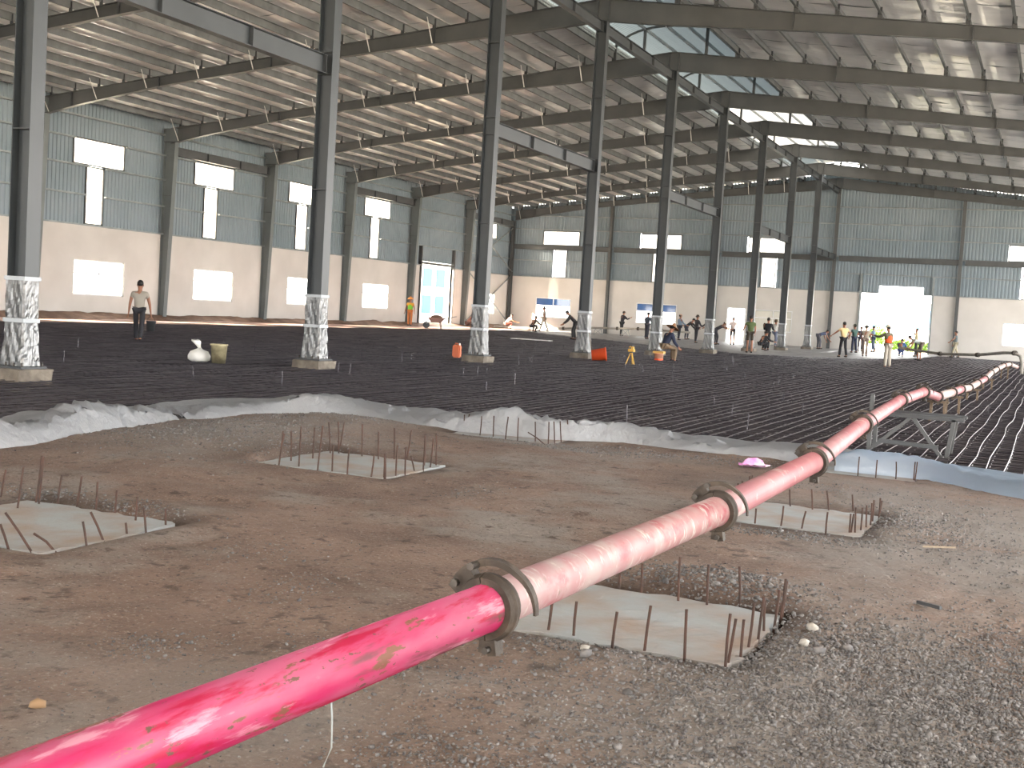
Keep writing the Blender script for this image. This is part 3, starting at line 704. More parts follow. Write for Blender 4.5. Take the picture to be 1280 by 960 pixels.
# ================================================================== FOREGROUND
# --- footings with their starter bars
A=[(-7.07,6.66,.02,.02,.2),(-6.62,6.39,.01,.03,.29),(-6.71,6.65,.01,.03,.34),(-6.65,6.62,0,.03,.34),(-6.56,6.71,.01,.02,.21),(-6.38,6.71,.02,.02,.22),(-6.2,6.71,0,.01,.2),(-6.02,6.71,0,.01,.16),(-5.73,6.59,0,.01,.16),(-5.39,6.31,-.03,0,.16),(-5.47,6.6,-.01,0,.11),(-5.66,5.41,-.06,-.02,.14),(-5.5,5.43,-.16,-.06,.22),(-5.41,5.55,-.14,-.06,.09),(-5.4,5.78,-.03,-.01,.14),(-5.42,5.95,-.09,-.03,.17),(-5.44,6.19,-.02,0,.07)]
Bf=[(-6.62,9.57,.01,.03,.33),(-7.15,10.36,.02,.02,.2),(-6.75,9.96,-.02,.01,.29),(-6.46,9.67,-.01,.02,.38),(-6.7,10.27,-.01,.02,.31),(-6.2,9.6,.01,.03,.42),(-6.81,10.76,-.04,.01,.32),(-6.08,9.66,-.01,.01,.24),(-6.75,10.83,-.03,.01,.33),(-6.88,11.06,.02,.03,.3),(-5.89,9.62,0,.01,.23),(-6.46,10.82,-.02,.01,.33),(-5.64,9.63,.01,.02,.2),(-6.22,10.75,-.02,.01,.28),(-5.54,9.69,-.01,.01,.22),(-5.53,9.7,-.02,.01,.22),(-6.11,10.88,-.02,.01,.32),(-5.51,9.86,-.01,.02,.28),(-5.51,10.04,-.01,.01,.25),(-6.02,10.99,.02,.03,.3),(-5.53,10.27,-.05,-.01,.14),(-5.52,10.42,-.01,.02,.35),(-5.67,10.72,-.01,.02,.29),(-5.55,10.62,.01,.02,.29),(-5.59,10.82,-.02,.01,.32)]
Cf=[(-2.24,5.68,.01,.01,.14),(-2.09,5.66,0,.01,.17),(-1.86,5.59,.01,.01,.17),(-1.7,5.61,.01,.02,.22),(-1.49,5.58,-.01,.01,.24),(-1.29,5.58,0,.02,.25),(-1.3,5.66,.02,.02,.21),(-1.27,5.8,0,.01,.18),(-1.28,6.0,.01,.02,.22),(-1.27,6.18,.01,.02,.22),(-1.28,6.37,-.01,.01,.16),(-1.26,6.52,.01,.02,.19),(-1.27,6.74,.01,.02,.21),(-1.27,6.78,.01,.02,.19),(-2.25,6.81,0,.01,.09),(-2.1,6.79,-.01,.01,.17),(-1.86,6.74,-.01,.01,.25),(-1.69,6.74,-.01,.01,.23),(-1.53,6.86,-.02,.01,.22)]
Df=[(-2.69,11.39,0,0,.06),(-2.67,11.52,0,0,.07),(-2.66,11.65,0,0,.08),(-2.67,11.99,0,.01,.09),(-2.66,12.07,0,.01,.09),(-2.1,9.75,0,.01,.12),(-1.9,9.8,.01,.01,.16),(-1.73,9.79,.02,.02,.14),(-1.51,9.62,0,.01,.18),(-2.04,10.92,-.02,0,.15),(-1.84,10.88,-.02,0,.18),(-1.71,10.96,-.03,0,.17),(-1.51,11.05,-.02,0,.15),(-1.37,9.88,0,.01,.15),(-1.36,9.9,.01,.01,.15),(-1.33,9.92,-.01,.01,.2),(-1.31,10.09,0,.01,.18),(-1.29,10.25,-.01,.01,.18),(-1.28,10.42,0,.01,.18),(-1.29,10.62,0,.01,.18),(-1.27,10.88,0,.01,.17),(-1.29,11.09,.01,.01,.12)]
Ef=[(-6.84,13.97,-.01,.01,.22),(-6.83,13.99,.03,.03,.23),(-6.52,13.78,0,.02,.24),(-6.34,13.79,-.01,.01,.26),(-6.1,13.64,.01,.02,.28),(-5.9,13.56,-.01,.01,.29),(-5.75,13.76,-.02,.01,.24),(-5.52,13.62,-.01,.01,.27),(-5.52,13.83,-.03,.01,.26),(-5.52,14.05,-.03,0,.25),(-5.52,14.29,-.03,.01,.25),(-5.56,14.59,-.01,.01,.22),(-5.53,13.6,-.22,-.09,.13)]
Ff=[(-1.87,13.81,0,.01,.21),(-1.67,13.75,0,.01,.2),(-1.47,13.86,-.01,.01,.19),(-1.29,13.95,0,.01,.2),(-1.28,13.96,.01,.02,.2),(-1.31,14.47,.01,.02,.15)]
fl_lab = {'A': 'recessed concrete footing at the left picture edge, some starter bars bent over it', 'B': 'pale concrete footing ringed by the most starter bars, before the plastic sheet', 'C': 'largest looking concrete footing, directly under the pink pipe', 'D': 'low concrete footing behind the second pipe clamp, gravel along its front',
          'E': 'footing half under the white sheet, one starter bar fallen aslant', 'F': 'footing under the bluish sheet with starter bars holding the sheet up'}
for k, bars in (('A', A), ('B', Bf), ('C', Cf), ('D', Df), ('E', Ef), ('F', Ff)):
    x0, x1, y0, y1 = FOOT[k]
    t = thing('concrete_footing', fl_lab[k], 'footing', ((x0 + x1) / 2, (y0 + y1) / 2, 0), 0, 'column footings in the earth')
    bm = bmesh.new(); n = 10
    nn = 14; vsl = []
    for j in range(nn + 1):
        for i in range(nn + 1):
            ex = rnd.uniform(-.03, .03) if i in (0, nn) else 0; ey = rnd.uniform(-.03, .03) if j in (0, nn) else 0
            vsl.append((x0 + (x1 - x0) * i / nn + ex, y0 + (y1 - y0) * j / nn + ey, -.002 + rnd.uniform(-.003, .003)))
    fs = [(j * (nn + 1) + i, j * (nn + 1) + i + 1, (j + 1) * (nn + 1) + i + 1, (j + 1) * (nn + 1) + i) for j in range(nn) for i in range(nn)]
    rim = [i for i in range(nn + 1)] + [(nn + 1) * j + nn for j in range(1, nn + 1)] + [(nn + 1) * nn + i for i in range(nn - 1, -1, -1)] + [(nn + 1) * j for j in range(nn - 1, 0, -1)]
    o_ = len(vsl); vsl += [(vsl[i][0], vsl[i][1], -.2) for i in rim]
    fs += [(rim[(i + 1) % len(rim)], rim[i], o_ + i, o_ + (i + 1) % len(rim)) for i in range(len(rim))]
    MB().add(vsl, fs).build('slab', M['slab'], t, world=True)
    for (bx_, by_, dx_, dy_, h_) in bars:
        MB().tube([(bx_ - dx_ * .3, by_ - dy_ * .3, -.08), (bx_ + dx_ * .5 + rnd.uniform(-.004, .004), by_ + dy_ * .5, h_ * .5), (bx_ + dx_, by_ + dy_, h_)], .0075, 6).build('starter_bar', M['rust'], t, world=True)

# --- crushed stone: loose gravel on the earth
def ico(sub):
    bm = bmesh.new(); bmesh.ops.create_icosphere(bm, subdivisions=sub, radius=1); v = np.array([q.co[:] for q in bm.verts]); f = np.array([[x.index for x in q.verts] for q in bm.faces]); bm.free(); return v, f
IV, IF = ico(1)
rng = np.random.default_rng(5)
GRAV = [(-.45, 5.1, 1.15, 1.5, 26000, 1.0), (.15, 5.8, .6, 1.2, 7000, 1.0), (-.8, 6.25, .3, .6, 900, 1.25), (-1.74, 7.2, .5, .42, 1500, 1.25), (-1.0, 10.4, .42, .9, 1400, 1.15), (-1.75, 9.4, .5, .2, 700, 1.1), (-.36, 9.8, .5, 1.2, 900, 1.0),
        (-1.9, 3.85, .35, .2, 420, .9), (-3.64, 4.33, .16, .2, 260, .8), (-3.74, 5.63, .22, .35, 180, .8), (-8.3, 10.9, 1.5, 1.5, 3600, 1.15), (-8.4, 13.2, .75, .5, 900, 1.1), (-8.9, 12.4, .5, 1.5, 900, 1.1), (-5.97, 6.85, .45, .14, 380, 1.), (-6.9, 6.9, .4, .2, 160, 1.3),
        (-1.95, 5.35, .4, .22, 260, 1.1), (-4.43, 6.29, .4, .39, 160, .8), (-4.54, 9.5, .23, .38, 160, .8), (-.8, 11.7, .8, 1.1, 1100, 1.0), (-2.0, 12.3, .6, .35, 420, .9), (-5.2, 13.5, .9, .3, 900, 1.1), (-4.0, 13.9, .8, .3, 700, 1.1), (-2.9, 14.0, .7, .35, 400, 1.),
        (-6.95, 10.3, .25, .6, 300, 1.), (.6, 8., 1.2, 2., 1400, .9), (-2.6, 4.6, .9, .7, 500, .8), (-4.5, 8., 3.0, 4.0, 900, .5), (-3.2, 3.6, .9, .8, 300, .6), (-1.2, 4.1, 1.0, .6, 1200, .9)]
px, py, ps = [], [], []
for (cx_, cy_, rx, ry, n, sz) in GRAV:
    px.append(rng.normal(cx_, rx * .62, n)); py.append(rng.normal(cy_, ry * .62, n)); ps.append(sz * rng.lognormal(-5.12, .36, n))
px, py, ps = map(np.concatenate, (px, py, ps))
infoot = np.zeros(len(px), bool)
for (x0, x1, y0, y1) in FOOT.values(): infoot |= (px > x0 - .02) & (px < x1 + .02) & (py > y0 - .02) & (py < y1 + .02)
kp = inside_dirt(px, py) & ~infoot & (py > 1.6) & (px < 3.4); px, py, ps = px[kp], py[kp], np.clip(ps[kp], .004, .030)
pz = ground_h(px, py) + ps * .25
N = len(px)
ang = rng.uniform(0, 2 * np.pi, (N, 3)); 
def rotm(a):
    cx_, sx = np.cos(a[:, 0]), np.sin(a[:, 0]); cy_, sy_ = np.cos(a[:, 1]), np.sin(a[:, 1]); cz, sz = np.cos(a[:, 2]), np.sin(a[:, 2]); Z = np.zeros(len(a)); O = np.ones(len(a))
    Rx = np.array([[O, Z, Z], [Z, cx_, -sx], [Z, sx, cx_]]).transpose(2, 0, 1); Ry = np.array([[cy_, Z, sy_], [Z, O, Z], [-sy_, Z, cy_]]).transpose(2, 0, 1); Rz = np.array([[cz, -sz, Z], [sz, cz, Z], [Z, Z, O]]).transpose(2, 0, 1)
    return Rz @ Ry @ Rx
def stones(px, py, pz, ps, name, m, label, kind='stuff'):
    n = len(px); RM = rotm(rng.uniform(0, 6.28, (n, 3))); sc = rng.uniform(.55, 1.35, (n, 1, 3)) * ps[:, None, None]
    V = IV[None] * sc * rng.uniform(.72, 1.2, (n, len(IV), 1)); V = np.einsum('nij,nkj->nki', RM, V); V[..., 2] *= .75
    V += np.stack([px, py, pz], 1)[:, None, :]; F = IF[None] + (np.arange(n) * len(IV))[:, None, None]
    return link(name, np_mesh(name, V.reshape(-1, 3), F.reshape(-1, 3), m, False), None, label, kind=kind)
h1 = rng.random(N) < np.where((px > -1.8) | (py > 10), .72, .35)
M['stone_d'] = mat('dark crushed stone', (94, 92, 91), .8, 0, (68, 66, 66), 14)
stones(px[h1], py[h1], pz[h1], ps[h1], 'gravel', M['stone'], 'loose pale grey crushed stone strewn over the earth')
stones(px[~h1], py[~h1], pz[~h1], ps[~h1], 'gravel', M['stone_d'], 'loose dark grey crushed stone strewn over the earth')
BIG = [(-1.05, 6.47, .036, 'stone_w', 'whitish angular stone right of the footing under the pipe'), (-1.03, 6.15, .034, 'stone_w', 'flat white stone in front of another white one, right of the footing'), (-1.92, 5.36, .026, 'stone_w', 'white chip on the dark rim before the footing under the pipe'),
       (-1.87, 5.24, .034, 'stone', 'flat grey stone lying before the footing under the pipe'), (-3.41, 3.42, .028, 'stone_t', 'tan lump on the earth left of the bright pink pipe'), (-.93, 6.0, .034, 'stone', 'rounded grey cobble among the gravel right of the footing'), (-.82, 6.2, .03, 'stone', 'grey stone beside the rounded cobble in the gravel')]
for (x, y, r, mk, lab) in BIG:
    z = float(ground_h(np.array([x]), np.array([y]))[0]); V = IV * np.array([1.3, .9, .8]) * r * rng.uniform(.75, 1.2, (len(IV), 1)) ; 
    o = link('stone', np_mesh('stone', V, IF, M[mk], False), None, lab, 'stone', 'single stones on the earth'); o.location = (x, y, z + r * .45); o.rotation_euler = (0, 0, rnd.uniform(0, 3))

# --- white plastic sheets along the edge of the earth
def sheet(name, pts, label, m, seed, crump):
    """pts = (x, y, height, width) along the dirt side; the sheet stands up, folds over and lies back over the bars"""
    P_ = [Vector((p[0], p[1], 0)) for p in pts]; L = [0]
    for a, b in zip(P_[:-1], P_[1:]): L.append(L[-1] + (b - a).length)
    n = int(L[-1] / .045); nv_ = 18; S = np.linspace(0, L[-1], n + 1)
    X = np.interp(S, L, [p[0] for p in pts]); Y = np.interp(S, L, [p[1] for p in pts]); H = np.interp(S, L, [p[2] for p in pts]); W = np.interp(S, L, [p[3] for p in pts])
    k = np.ones(15) / 15; Xs = np.convolve(np.pad(X, 7, 'edge'), k, 'valid'); Ys = np.convolve(np.pad(Y, 7, 'edge'), k, 'valid')
    tx, ty = np.gradient(Xs), np.gradient(Ys); nn = np.hypot(tx, ty); nxn, nyn = -ty / nn, tx / nn
    V = np.zeros((n + 1, nv_ + 1, 3)); 
    for j in range(nv_ + 1):
        v = j / nv_
        if v < .45: a = v / .45; off = .05 + W * .22 * a ** 1.3; z = .0 + H * np.sin(a * math.pi / 2)
        else: a = (v - .45) / .55; off = .05 + W * (.22 + .78 * a); z = H * (1 - a) ** 1.6 + .165 * a ** .7
        wob = fbm(S * 3 + v * 1.3, v * 5 + 0 * S, seed, 4) - .45; wb2 = 1.5 * (np.abs(fbm(S * 6 + v * 3, v * 7 + 0 * S, seed + 7, 4) - .46) * 2.2 - .2); wb3 = fbm(S * 1.1, 0 * S + seed, seed + 3, 3) - .42
        env = math.sin(math.pi * min(1, v * 1.05)) ** .6 if v > 0 else 0
        off = off + crump * (wob * .5 + wb2 * .18) * (.3 + env); z = z * (1 + wb3 * 1.3 * crump * 2) + crump * (wob * .40 + wb2 * .26) * env
        z = np.maximum(z, -.012 if v < .2 else .0)
        V[:, j] = np.stack([Xs + nxn * off, Ys + nyn * off, z], 1)
    q = (np.arange(n)[:, None] * (nv_ + 1) + np.arange(nv_)[None, :]).ravel(); F = np.stack([q, q + nv_ + 1, q + nv_ + 2, q + 1], 1)
    return link(name, np_mesh(name, V.reshape(-1, 3), F, m), None, label, 'plastic sheet', 'plastic sheets along the edge of the earth')
sheet('plastic_sheet', [(-9.30, 5.6, .2, .7), (-9.05, 7.6, .2, .7), (-9.02, 8.47, .19, .75), (-9.05, 9.1, .20, .75), (-9.34, 10.19, .27, .85), (-9.45, 10.9, .25, .8), (-9.48, 11.4, .18, .7), (-9.49, 11.80, .10, .6)], 'crumpled white plastic sheet heaped at the left edge of the earth', M['film'], 2.0, .34)
sheet('plastic_sheet', [(-9.5, 11.78, .08, .6), (-9.52, 12.4, .12, .7), (-9.48, 13.31, .16, .9), (-9.1, 13.85, .34, 1.1), (-8.6, 13.95, .30, 1.1), (-8.03, 13.85, .10, .8), (-7.4, 13.78, .10, .7), (-7.0, 13.85, .22, .7), (-6.7, 13.90, .30, .7), (-6.3, 13.98, .36, .7), (-5.9, 14.0, .29, .6), (-5.5, 14.1, .27, .6), (-5.05, 14.5, .28, .6), (-4.7, 14.6, .22, .7), (-4.27, 14.45, .13, .6), (-3.4, 14.46, .12, .6), (-2.69, 14.45, .16, .6), (-2.3, 14.0, .2, .5)],
      'long white plastic sheet along the middle of the earth edge, draped behind starter bars', M['film'], 5.0, .26)
sheet('plastic_sheet', [(-2.25, 13.98, .2, .5), (-1.9, 13.97, .25, .45), (-1.3, 14.06, .24, .45), (-1.05, 13.9, .20, .6), (-.78, 13.6, .16, .8), (-.15, 13.1, .16, .9), (1.2, 12.45, .16, .9), (2.6, 12.1, .15, .9)],
      'smooth bluish plastic sheet right of the pipe, held up by starter bars', M['film_b'], 8.0, .13)

# --- reinforcement: two layers of bars each way
rm = thing('rebar_mesh', 'wide mat of dark reinforcing bars covering the hall floor behind the plastic sheet', 'reinforcement', (XC, 40, 0))
def edge_y(x): return float(np.interp(x, [p[0] for p in EDGE[8:]], [p[1] for p in EDGE[8:]])) + .62
def bar_mesh(mb, p, q, z, r, amp):
    L = math.dist(p, q); n = max(2, int(L / 1.1)); pts = []; ph = rnd.uniform(0, 6.28)
    dx, dy = (q[0] - p[0]) / L, (q[1] - p[1]) / L
    for k in range(n + 1):
        t = k / n; o = amp * (math.sin(t * L * 1.1 + ph) + rnd.uniform(-.8, .8)); pts.append((p[0] + (q[0] - p[0]) * t - dy * o, p[1] + (q[1] - p[1]) * t + dx * o, z + rnd.uniform(-.012, .012)))
    mb.tube(pts, r, 4, cap=False)
xbars, ybars = [], []
y = 6.0
while y < 85.4:
    y += .2
    if y < 14.5: xbars.append(((-33.3, y), (-10.1, y)))
    else:
        free = [x for x in np.linspace(-9.9, 4.2, 95) if edge_y(x) < y]
        if free and min(free) > -9.0: xbars.append(((-33.3, y), (-10.1, y)))
        run = []
        for x in list(free) + [99]:
            if run and x - run[-1] > .2:
                if run[-1] - run[0] > .6: xbars.append(((run[0] if run[0] > -9.0 else -33.3, y), (run[-1], y)))
                run = []
            run.append(x)
x = -33.2
while x < 4.2:
    ybars.append(((x, 6.0 if x < -10.1 else edge_y(x)), (x, 85.4))); x += .2
def dist_bar(b):
    (x0, y0), (x1, y1) = b
    return min(math.hypot(x0 + (x1 - x0) * t, y0 + (y1 - y0) * t) + (8 if y0 + (y1 - y0) * t < 6 else 0) for t in np.linspace(0, 1, 30))
xs_ = sorted(xbars, key=dist_bar); ys_ = sorted(ybars, key=dist_bar)
for b in xs_[:150]:
    mb = MB(); bar_mesh(mb, *b, .095, .0075, .010); mb.build('reinforcing_bar', M['rebar'], rm, world=True)
for b in ys_[:150]:
    mb = MB(); bar_mesh(mb, *b, .110, .0075, .014); mb.build('reinforcing_bar', M['rebar'], rm, world=True)
mb = MB()
for b in xs_[150:]: bar_mesh(mb, *b, .095, .0075, .010)
for b in ys_[150:]: bar_mesh(mb, *b, .110, .0075, .014)
for b in xbars: bar_mesh(mb, *b, .015, .0075, .006)
for b in ybars: bar_mesh(mb, *b, .03, .0075, .006)
mb.build('reinforcing_bars', M['rebar'], rm, world=True, kind='stuff')
for k in range(90):
    x, y = rnd.uniform(-24, 2), rnd.uniform(15.5, 45)
    if x > -9 and y < 16 or abs(x - XC) < .6: continue
    h = rnd.uniform(.26, .36); MB().tube([(x, y, -.05), (x + rnd.uniform(-.02, .02), y, h)], .008, 5).build('spacer_bar', M['rebar'], rm, world=True)

# --- the pump pipe
pl = thing('pump_pipe', 'long pink concrete pump pipe of clamped sections running to the far end', 'pipe', (-1.55, 3.42, 0))
PP = [(-1.80, -.9, .69), (-1.555, 3.42, .685), (-1.485, 5.98, .665), (-1.50, 8.75, .655), (-1.70, 12.6, .66), (-1.87, 17.45, .672), (-1.85, 20.49, .67), (-1.77, 22.16, .53), (-1.69, 24.39, .52), (-1.68, 26.58, .50), (-1.68, 29.32, .43), (-1.65, 32.08, .45), (-1.64, 35.37, .46), (-1.68, 39.74, .52), (-1.66, 43.04, .55), (-1.60, 47.46, .60), (-1.51, 50.78, .59), (-1.30, 53.0, .46)]
mats_p = ['pipe_hot', 'pipe_mid', 'pipe_pale', 'pipe_pale', 'pipe_pale', 'pipe_pale', 'pipe_pale', 'pipe_white', 'pipe_pale', 'pipe_white', 'pipe_white', 'pipe_pale', 'pipe_white', 'pipe_white', 'pipe_white', 'pipe_white', 'pipe_white']
plab = ['hot pink freshly painted pipe section', 'pink pipe section smeared with dried cement']
for k in range(len(PP) - 1):
    a, b = Vector(PP[k]), Vector(PP[k + 1]); d = (b - a).normalized(); n = 28 if k < 4 else 14
    o = MB().tube([a + d * .012, a + d * .03, a + d * .031, b - d * .031, b - d * .03, b - d * .012], [.082, .082, .075, .075, .082, .082], n).build('pipe_section', M[mats_p[k]], pl, smooth=True, world=True)
    if k < 2: o['label'] = plab[k]
    me = o.data
def clamp(p, d, roll=0., n=28, full=True):
    """two half shells, hinge lugs, bolts and a curved lever, built round the pipe end"""
    d = Vector(d).normalized(); sx = d.cross(Vector((0, 0, 1))).normalized(); sz = sx.cross(d).normalized()
    def at(ang, r, t): return Vector(p) + (sx * math.cos(ang) + sz * math.sin(ang)) * r + d * t
    prof = [(.077, -.034), (.098, -.036), (.104, -.018), (.109, -.010), (.109, .010), (.104, .018), (.098, .036), (.077, .034)]
    par = None
    for h, (a0, a1) in enumerate(((R(-82), R(100)), (R(100), R(278)))):
        mb = MB(); m_ = n // 2; vs = []
        for k in range(m_ + 1):
            an = a0 + .02 + (a1 - a0 - .04) * k / m_
            vs += [at(an, r, t) for r, t in prof]
        q = len(prof); fs = [(k * q + i, k * q + (i + 1) % q, (k + 1) * q + (i + 1) % q, (k + 1) * q + i) for k in range(m_) for i in range(q)] + [tuple(range(q)), tuple(m_ * q + i for i in reversed(range(q)))]
        mb.add(vs, fs)
        o = mb.build('clamp_shell', M['clampm'], par or pl, world=False) if False else None
        if par is None:
            mb.v = [(x - pl.location[0], y - pl.location[1], z - pl.location[2]) for x, y, z in mb.v]
            par = link('coupling_clamp', mb.mesh('coupling_clamp', M['clampm'], False), pl)
        else:
            mb.v = [(x - pl.location[0], y - pl.location[1], z - pl.location[2]) for x, y, z in mb.v]
            link('clamp_shell', mb.mesh('clamp_shell', M['clampm'], False), par)
    def sub(name, mb, m=None):
        mb.v = [(x - pl.location[0], y - pl.location[1], z - pl.location[2]) for x, y, z in mb.v]; link(name, mb.mesh(name, m or M['clampm']), par)
    if not full: 
        mb = MB(); mb.bar(at(R(130), .10, 0), at(R(142), .145, 0), .05, .05); sub('lug', mb); mb = MB(); mb.bar(at(R(-82), .09, 0), at(R(-82), .14, 0), .05, .04); sub('lug', mb); return
    # hinge lug at upper left, bolt lug underneath
    mb = MB(); mb.bar(at(R(150), .09, 0), at(R(147), .140, 0), .055, .045, d); mb.bar(at(R(130), .10, 0), at(R(128), .140, 0), .05, .045, d); sub('lug', mb)
    mb = MB(); mb.bar(at(R(-74), .09, 0), at(R(-76), .150, 0), .05, .030, sx); mb.bar(at(R(-88), .09, 0), at(R(-90), .142, 0), .045, .030, sx); sub('lug', mb)
    mb = MB(); mb.tube([at(R(148), .126, -.04), at(R(148), .126, .04)], .013, 8); sub('bolt', mb, M['bolt']); mb = MB(); mb.tube([at(R(112), .138, -.04), at(R(112), .138, .04)], .013, 8); sub('bolt', mb, M['bolt']); mb = MB(); mb.tube([at(R(-80), .128, -.05), at(R(-80), .128, .05)], .011, 8); sub('bolt', mb, M['bolt'])
    # curved lever: thick at the hinge, thin at the tip
    mb = MB(); vs = []; kk = 22
    for k in range(kk + 1):
        t = k / kk; an = R(152) + (R(-4) - R(152)) * t; r0 = .118 + .012 * math.sin(t * math.pi) + .026 * max(0, t - .62) / .38; wd = .030 * (1 - .72 * t); tt = .022 - .010 * t; sh = .012 + .03 * t
        vs += [at(an, r0, sh - tt), at(an, r0 + wd, sh - tt), at(an, r0 + wd, sh + tt), at(an, r0, sh + tt)]
    mb.add(vs, [(4 * k + i, 4 * k + (i + 1) % 4, 4 * k + 4 + (i + 1) % 4, 4 * k + 4 + i) for k in range(kk) for i in range(4)] + [(3, 2, 1, 0), tuple(4 * kk + i for i in range(4))]); sub('lever', mb)
for k in range(1, len(PP) - 1):
    clamp(PP[k], Vector(PP[k + 1]) - Vector(PP[k - 1]), n=32 if k < 5 else 16, full=k < 7)

# trestle and stands below the pipe
t = thing('pipe_trestle', 'steel trestle with slanting braces under the pink pipe on the bars', 'trestle', (-1.6, 16.3, 0))
for yy in (16.0, 16.55):
    MB().bar((-2.06, yy, -.05), (-2.06, yy, .80 if yy < 16.2 else .6), .05).build('leg', M['steel'], t, world=True)
    MB().bar((-1.13, yy, -.05), (-1.06, yy, .56), .05).build('leg', M['steel'], t, world=True)
    MB().bar((-2.12, yy, .565), (-.94, yy, .565), .05).build('beam', M['steel_dark'], t, world=True)
MB().bar((-1.95, 16.0, .22), (-1.22, 16.0, .20), .05).build('rail', M['steel_dark'], t, world=True)
MB().bar((-2.04, 16.0, .10), (-1.58, 16.0, .54), .045).build('brace', M['steel'], t, world=True)
MB().bar((-1.54, 16.0, .54), (-1.15, 16.0, .04), .045).build('brace', M['steel'], t, world=True)
MB().bar((-1.13, 16.0, .02), (-1.13, 16.55, .02), .045).build('rail', M['steel'], t, world=True)
sl = ['just beyond the trestle', 'second beyond the trestle', 'third beyond the trestle', 'fourth beyond the trestle', 'at the far bend']
for k, (x, y, z) in enumerate(((-1.76, 22.3, .53), (-1.69, 24.8, .515), (-1.67, 30.6, .44), (-1.65, 37.3, .48), (-1.58, 48.2, .60))):
    t = thing('pipe_stand', 'short post stand under the pink pipe, ' + sl[k], 'stand', (x, y, 0), 0, 'post stands under the pink pipe')
    for s_ in (-.12, .12): MB().bar((s_, 0, -.06), (s_ * .9, 0, z - .09), .045).build('leg', M['wood'], t)
    MB().bar((-.18, 0, z - .095), (.18, 0, z - .095), .06, .04).build('crossbar', M['wood'], t)

def pipe_line(name, pts, label, r, m, step, mkc):
    t = thing(name, label, 'pipe', pts[0]); MB().tube(pts, r, 10).build('pipe_section', m, t, smooth=True, world=True)
    for k in mkc:
        a, b = Vector(pts[k]), Vector(pts[min(k + 1, len(pts) - 1)]); d = (b - a).normalized() if k < len(pts) - 1 else (a - Vector(pts[k - 1])).normalized()
        MB().tube([a - d * .07, a + d * .07], r * 1.6, 10).build('coupling_clamp', M['clampm'], t, world=True)
    return t
pipe_line('delivery_pipe', [(-1.17, 56.2, .0), (-1.18, 56.35, .55), (-1.28, 56.45, .86), (-1.52, 56.5, .97), (-1.94, 57.2, .95), (-3.18, 59.92, .74), (-5.11, 63.44, .62), (-6.89, 67.04, .68), (-7.6, 68.4, .72)], 'dark delivery pipe bending down at the right picture edge before the gable', .07, M['pipe_grey'], 3, (3, 5, 6))
lp = [(-37.0, 79.5, .22), (-34.2, 79.5, .25), (-31.6, 79.5, .40), (-29.9, 79.5, .56), (-27.6, 79.5, .64), (-26.1, 79.5, .71), (-24.4, 79.5, .71), (-22.4, 79.5, .68)]
pipe_line('delivery_pipe', lp, 'grey delivery pipe on lattice trestles before the far gable, left part', .075, M['pipe_grey'], 3, (1, 2, 3, 4, 5, 6))
for k, x in enumerate((-29.0, -27.0, -25.3, -23.4)):
    t = thing('lattice_trestle', '%s thin lattice trestle from the left under the far delivery pipe' % ORD[k], 'trestle', (x, 79.5, .1), 0, 'lattice trestles under the far delivery pipe'); z = float(np.interp(x, [p[0] for p in lp], [p[2] for p in lp])) - .17
    for sx_ in (-.35, .35):
        MB().bar((sx_, 0, -.1), (sx_ * .6, 0, z), .035).build('leg', M['galv'], t)
    MB().bar((-.3, 0, z), (.3, 0, z), .04).build('beam', M['galv'], t); MB().bar((-.33, 0, 0), (.24, 0, z), .025).build('brace', M['galv'], t); MB().bar((.33, 0, 0), (-.24, 0, z), .025).build('brace', M['galv'], t)

# ================================================================== PEOPLE
CLO = {}
def cloth(c):
    if c not in CLO: CLO[c] = mat('cloth %d %d %d' % c, c, .85)
    return CLO[c]
SKIN = mat('sunburnt skin', (150, 104, 82), .6); HAIR = mat('black hair', (24, 21, 20), .6); EYE = mat('dark eye', (20, 16, 14), .3)
def skin_obj(name, verts, edges, radii, m, parent, sub=1):
    me = bpy.data.meshes.new(name); me.from_pydata([tuple(v) for v in verts], edges, []); me.materials.append(m)
    o = bpy.data.objects.new(name, me); C.objects.link(o)
    if parent is not None: o.parent = parent
    sk = o.modifiers.new('skin', 'SKIN'); sk.use_smooth_shade = True; sk.branch_smoothing = .4
    if not me.skin_vertices: 
        pass
    lay = me.skin_vertices[0].data
    for i, r in enumerate(radii):
        lay[i].radius = r if isinstance(r, tuple) else (r, r); lay[i].use_root = (i == 0)
    ss = o.modifiers.new('sub', 'SUBSURF'); ss.levels = sub; ss.render_levels = sub
    return o
def shared(fn):
    c = {}
    def g(*a):
        if a not in c: c[a] = fn(*a)
        return c[a]
    return g
@shared
def me_hair(mname):
    mb = MB(); mb.ell((0, -.012, .028), (.088, .103, .100), 12, 8); mb.v = [(x, y, max(z, -.02 - .55 * max(0, -y) if y < .03 else .045 + .0 * y)) for x, y, z in mb.v]
    return mb.mesh('hair', HAIR, True)
@shared
def me_ell(name, mname, a, b, c):
    return MB().ell((0, 0, 0), (a, b, c), 8, 6).mesh(name, {'skin': SKIN, 'eye': EYE}.get(mname) or M[mname], True)
@shared
def me_shoe(c):
    mb = MB().ell((0, .055, -.035), (.046, .125, .045), 10, 7); mb.v = [(x, y, max(z, -.07)) for x, y, z in mb.v]
    return mb.mesh('shoe', cloth(c), True)
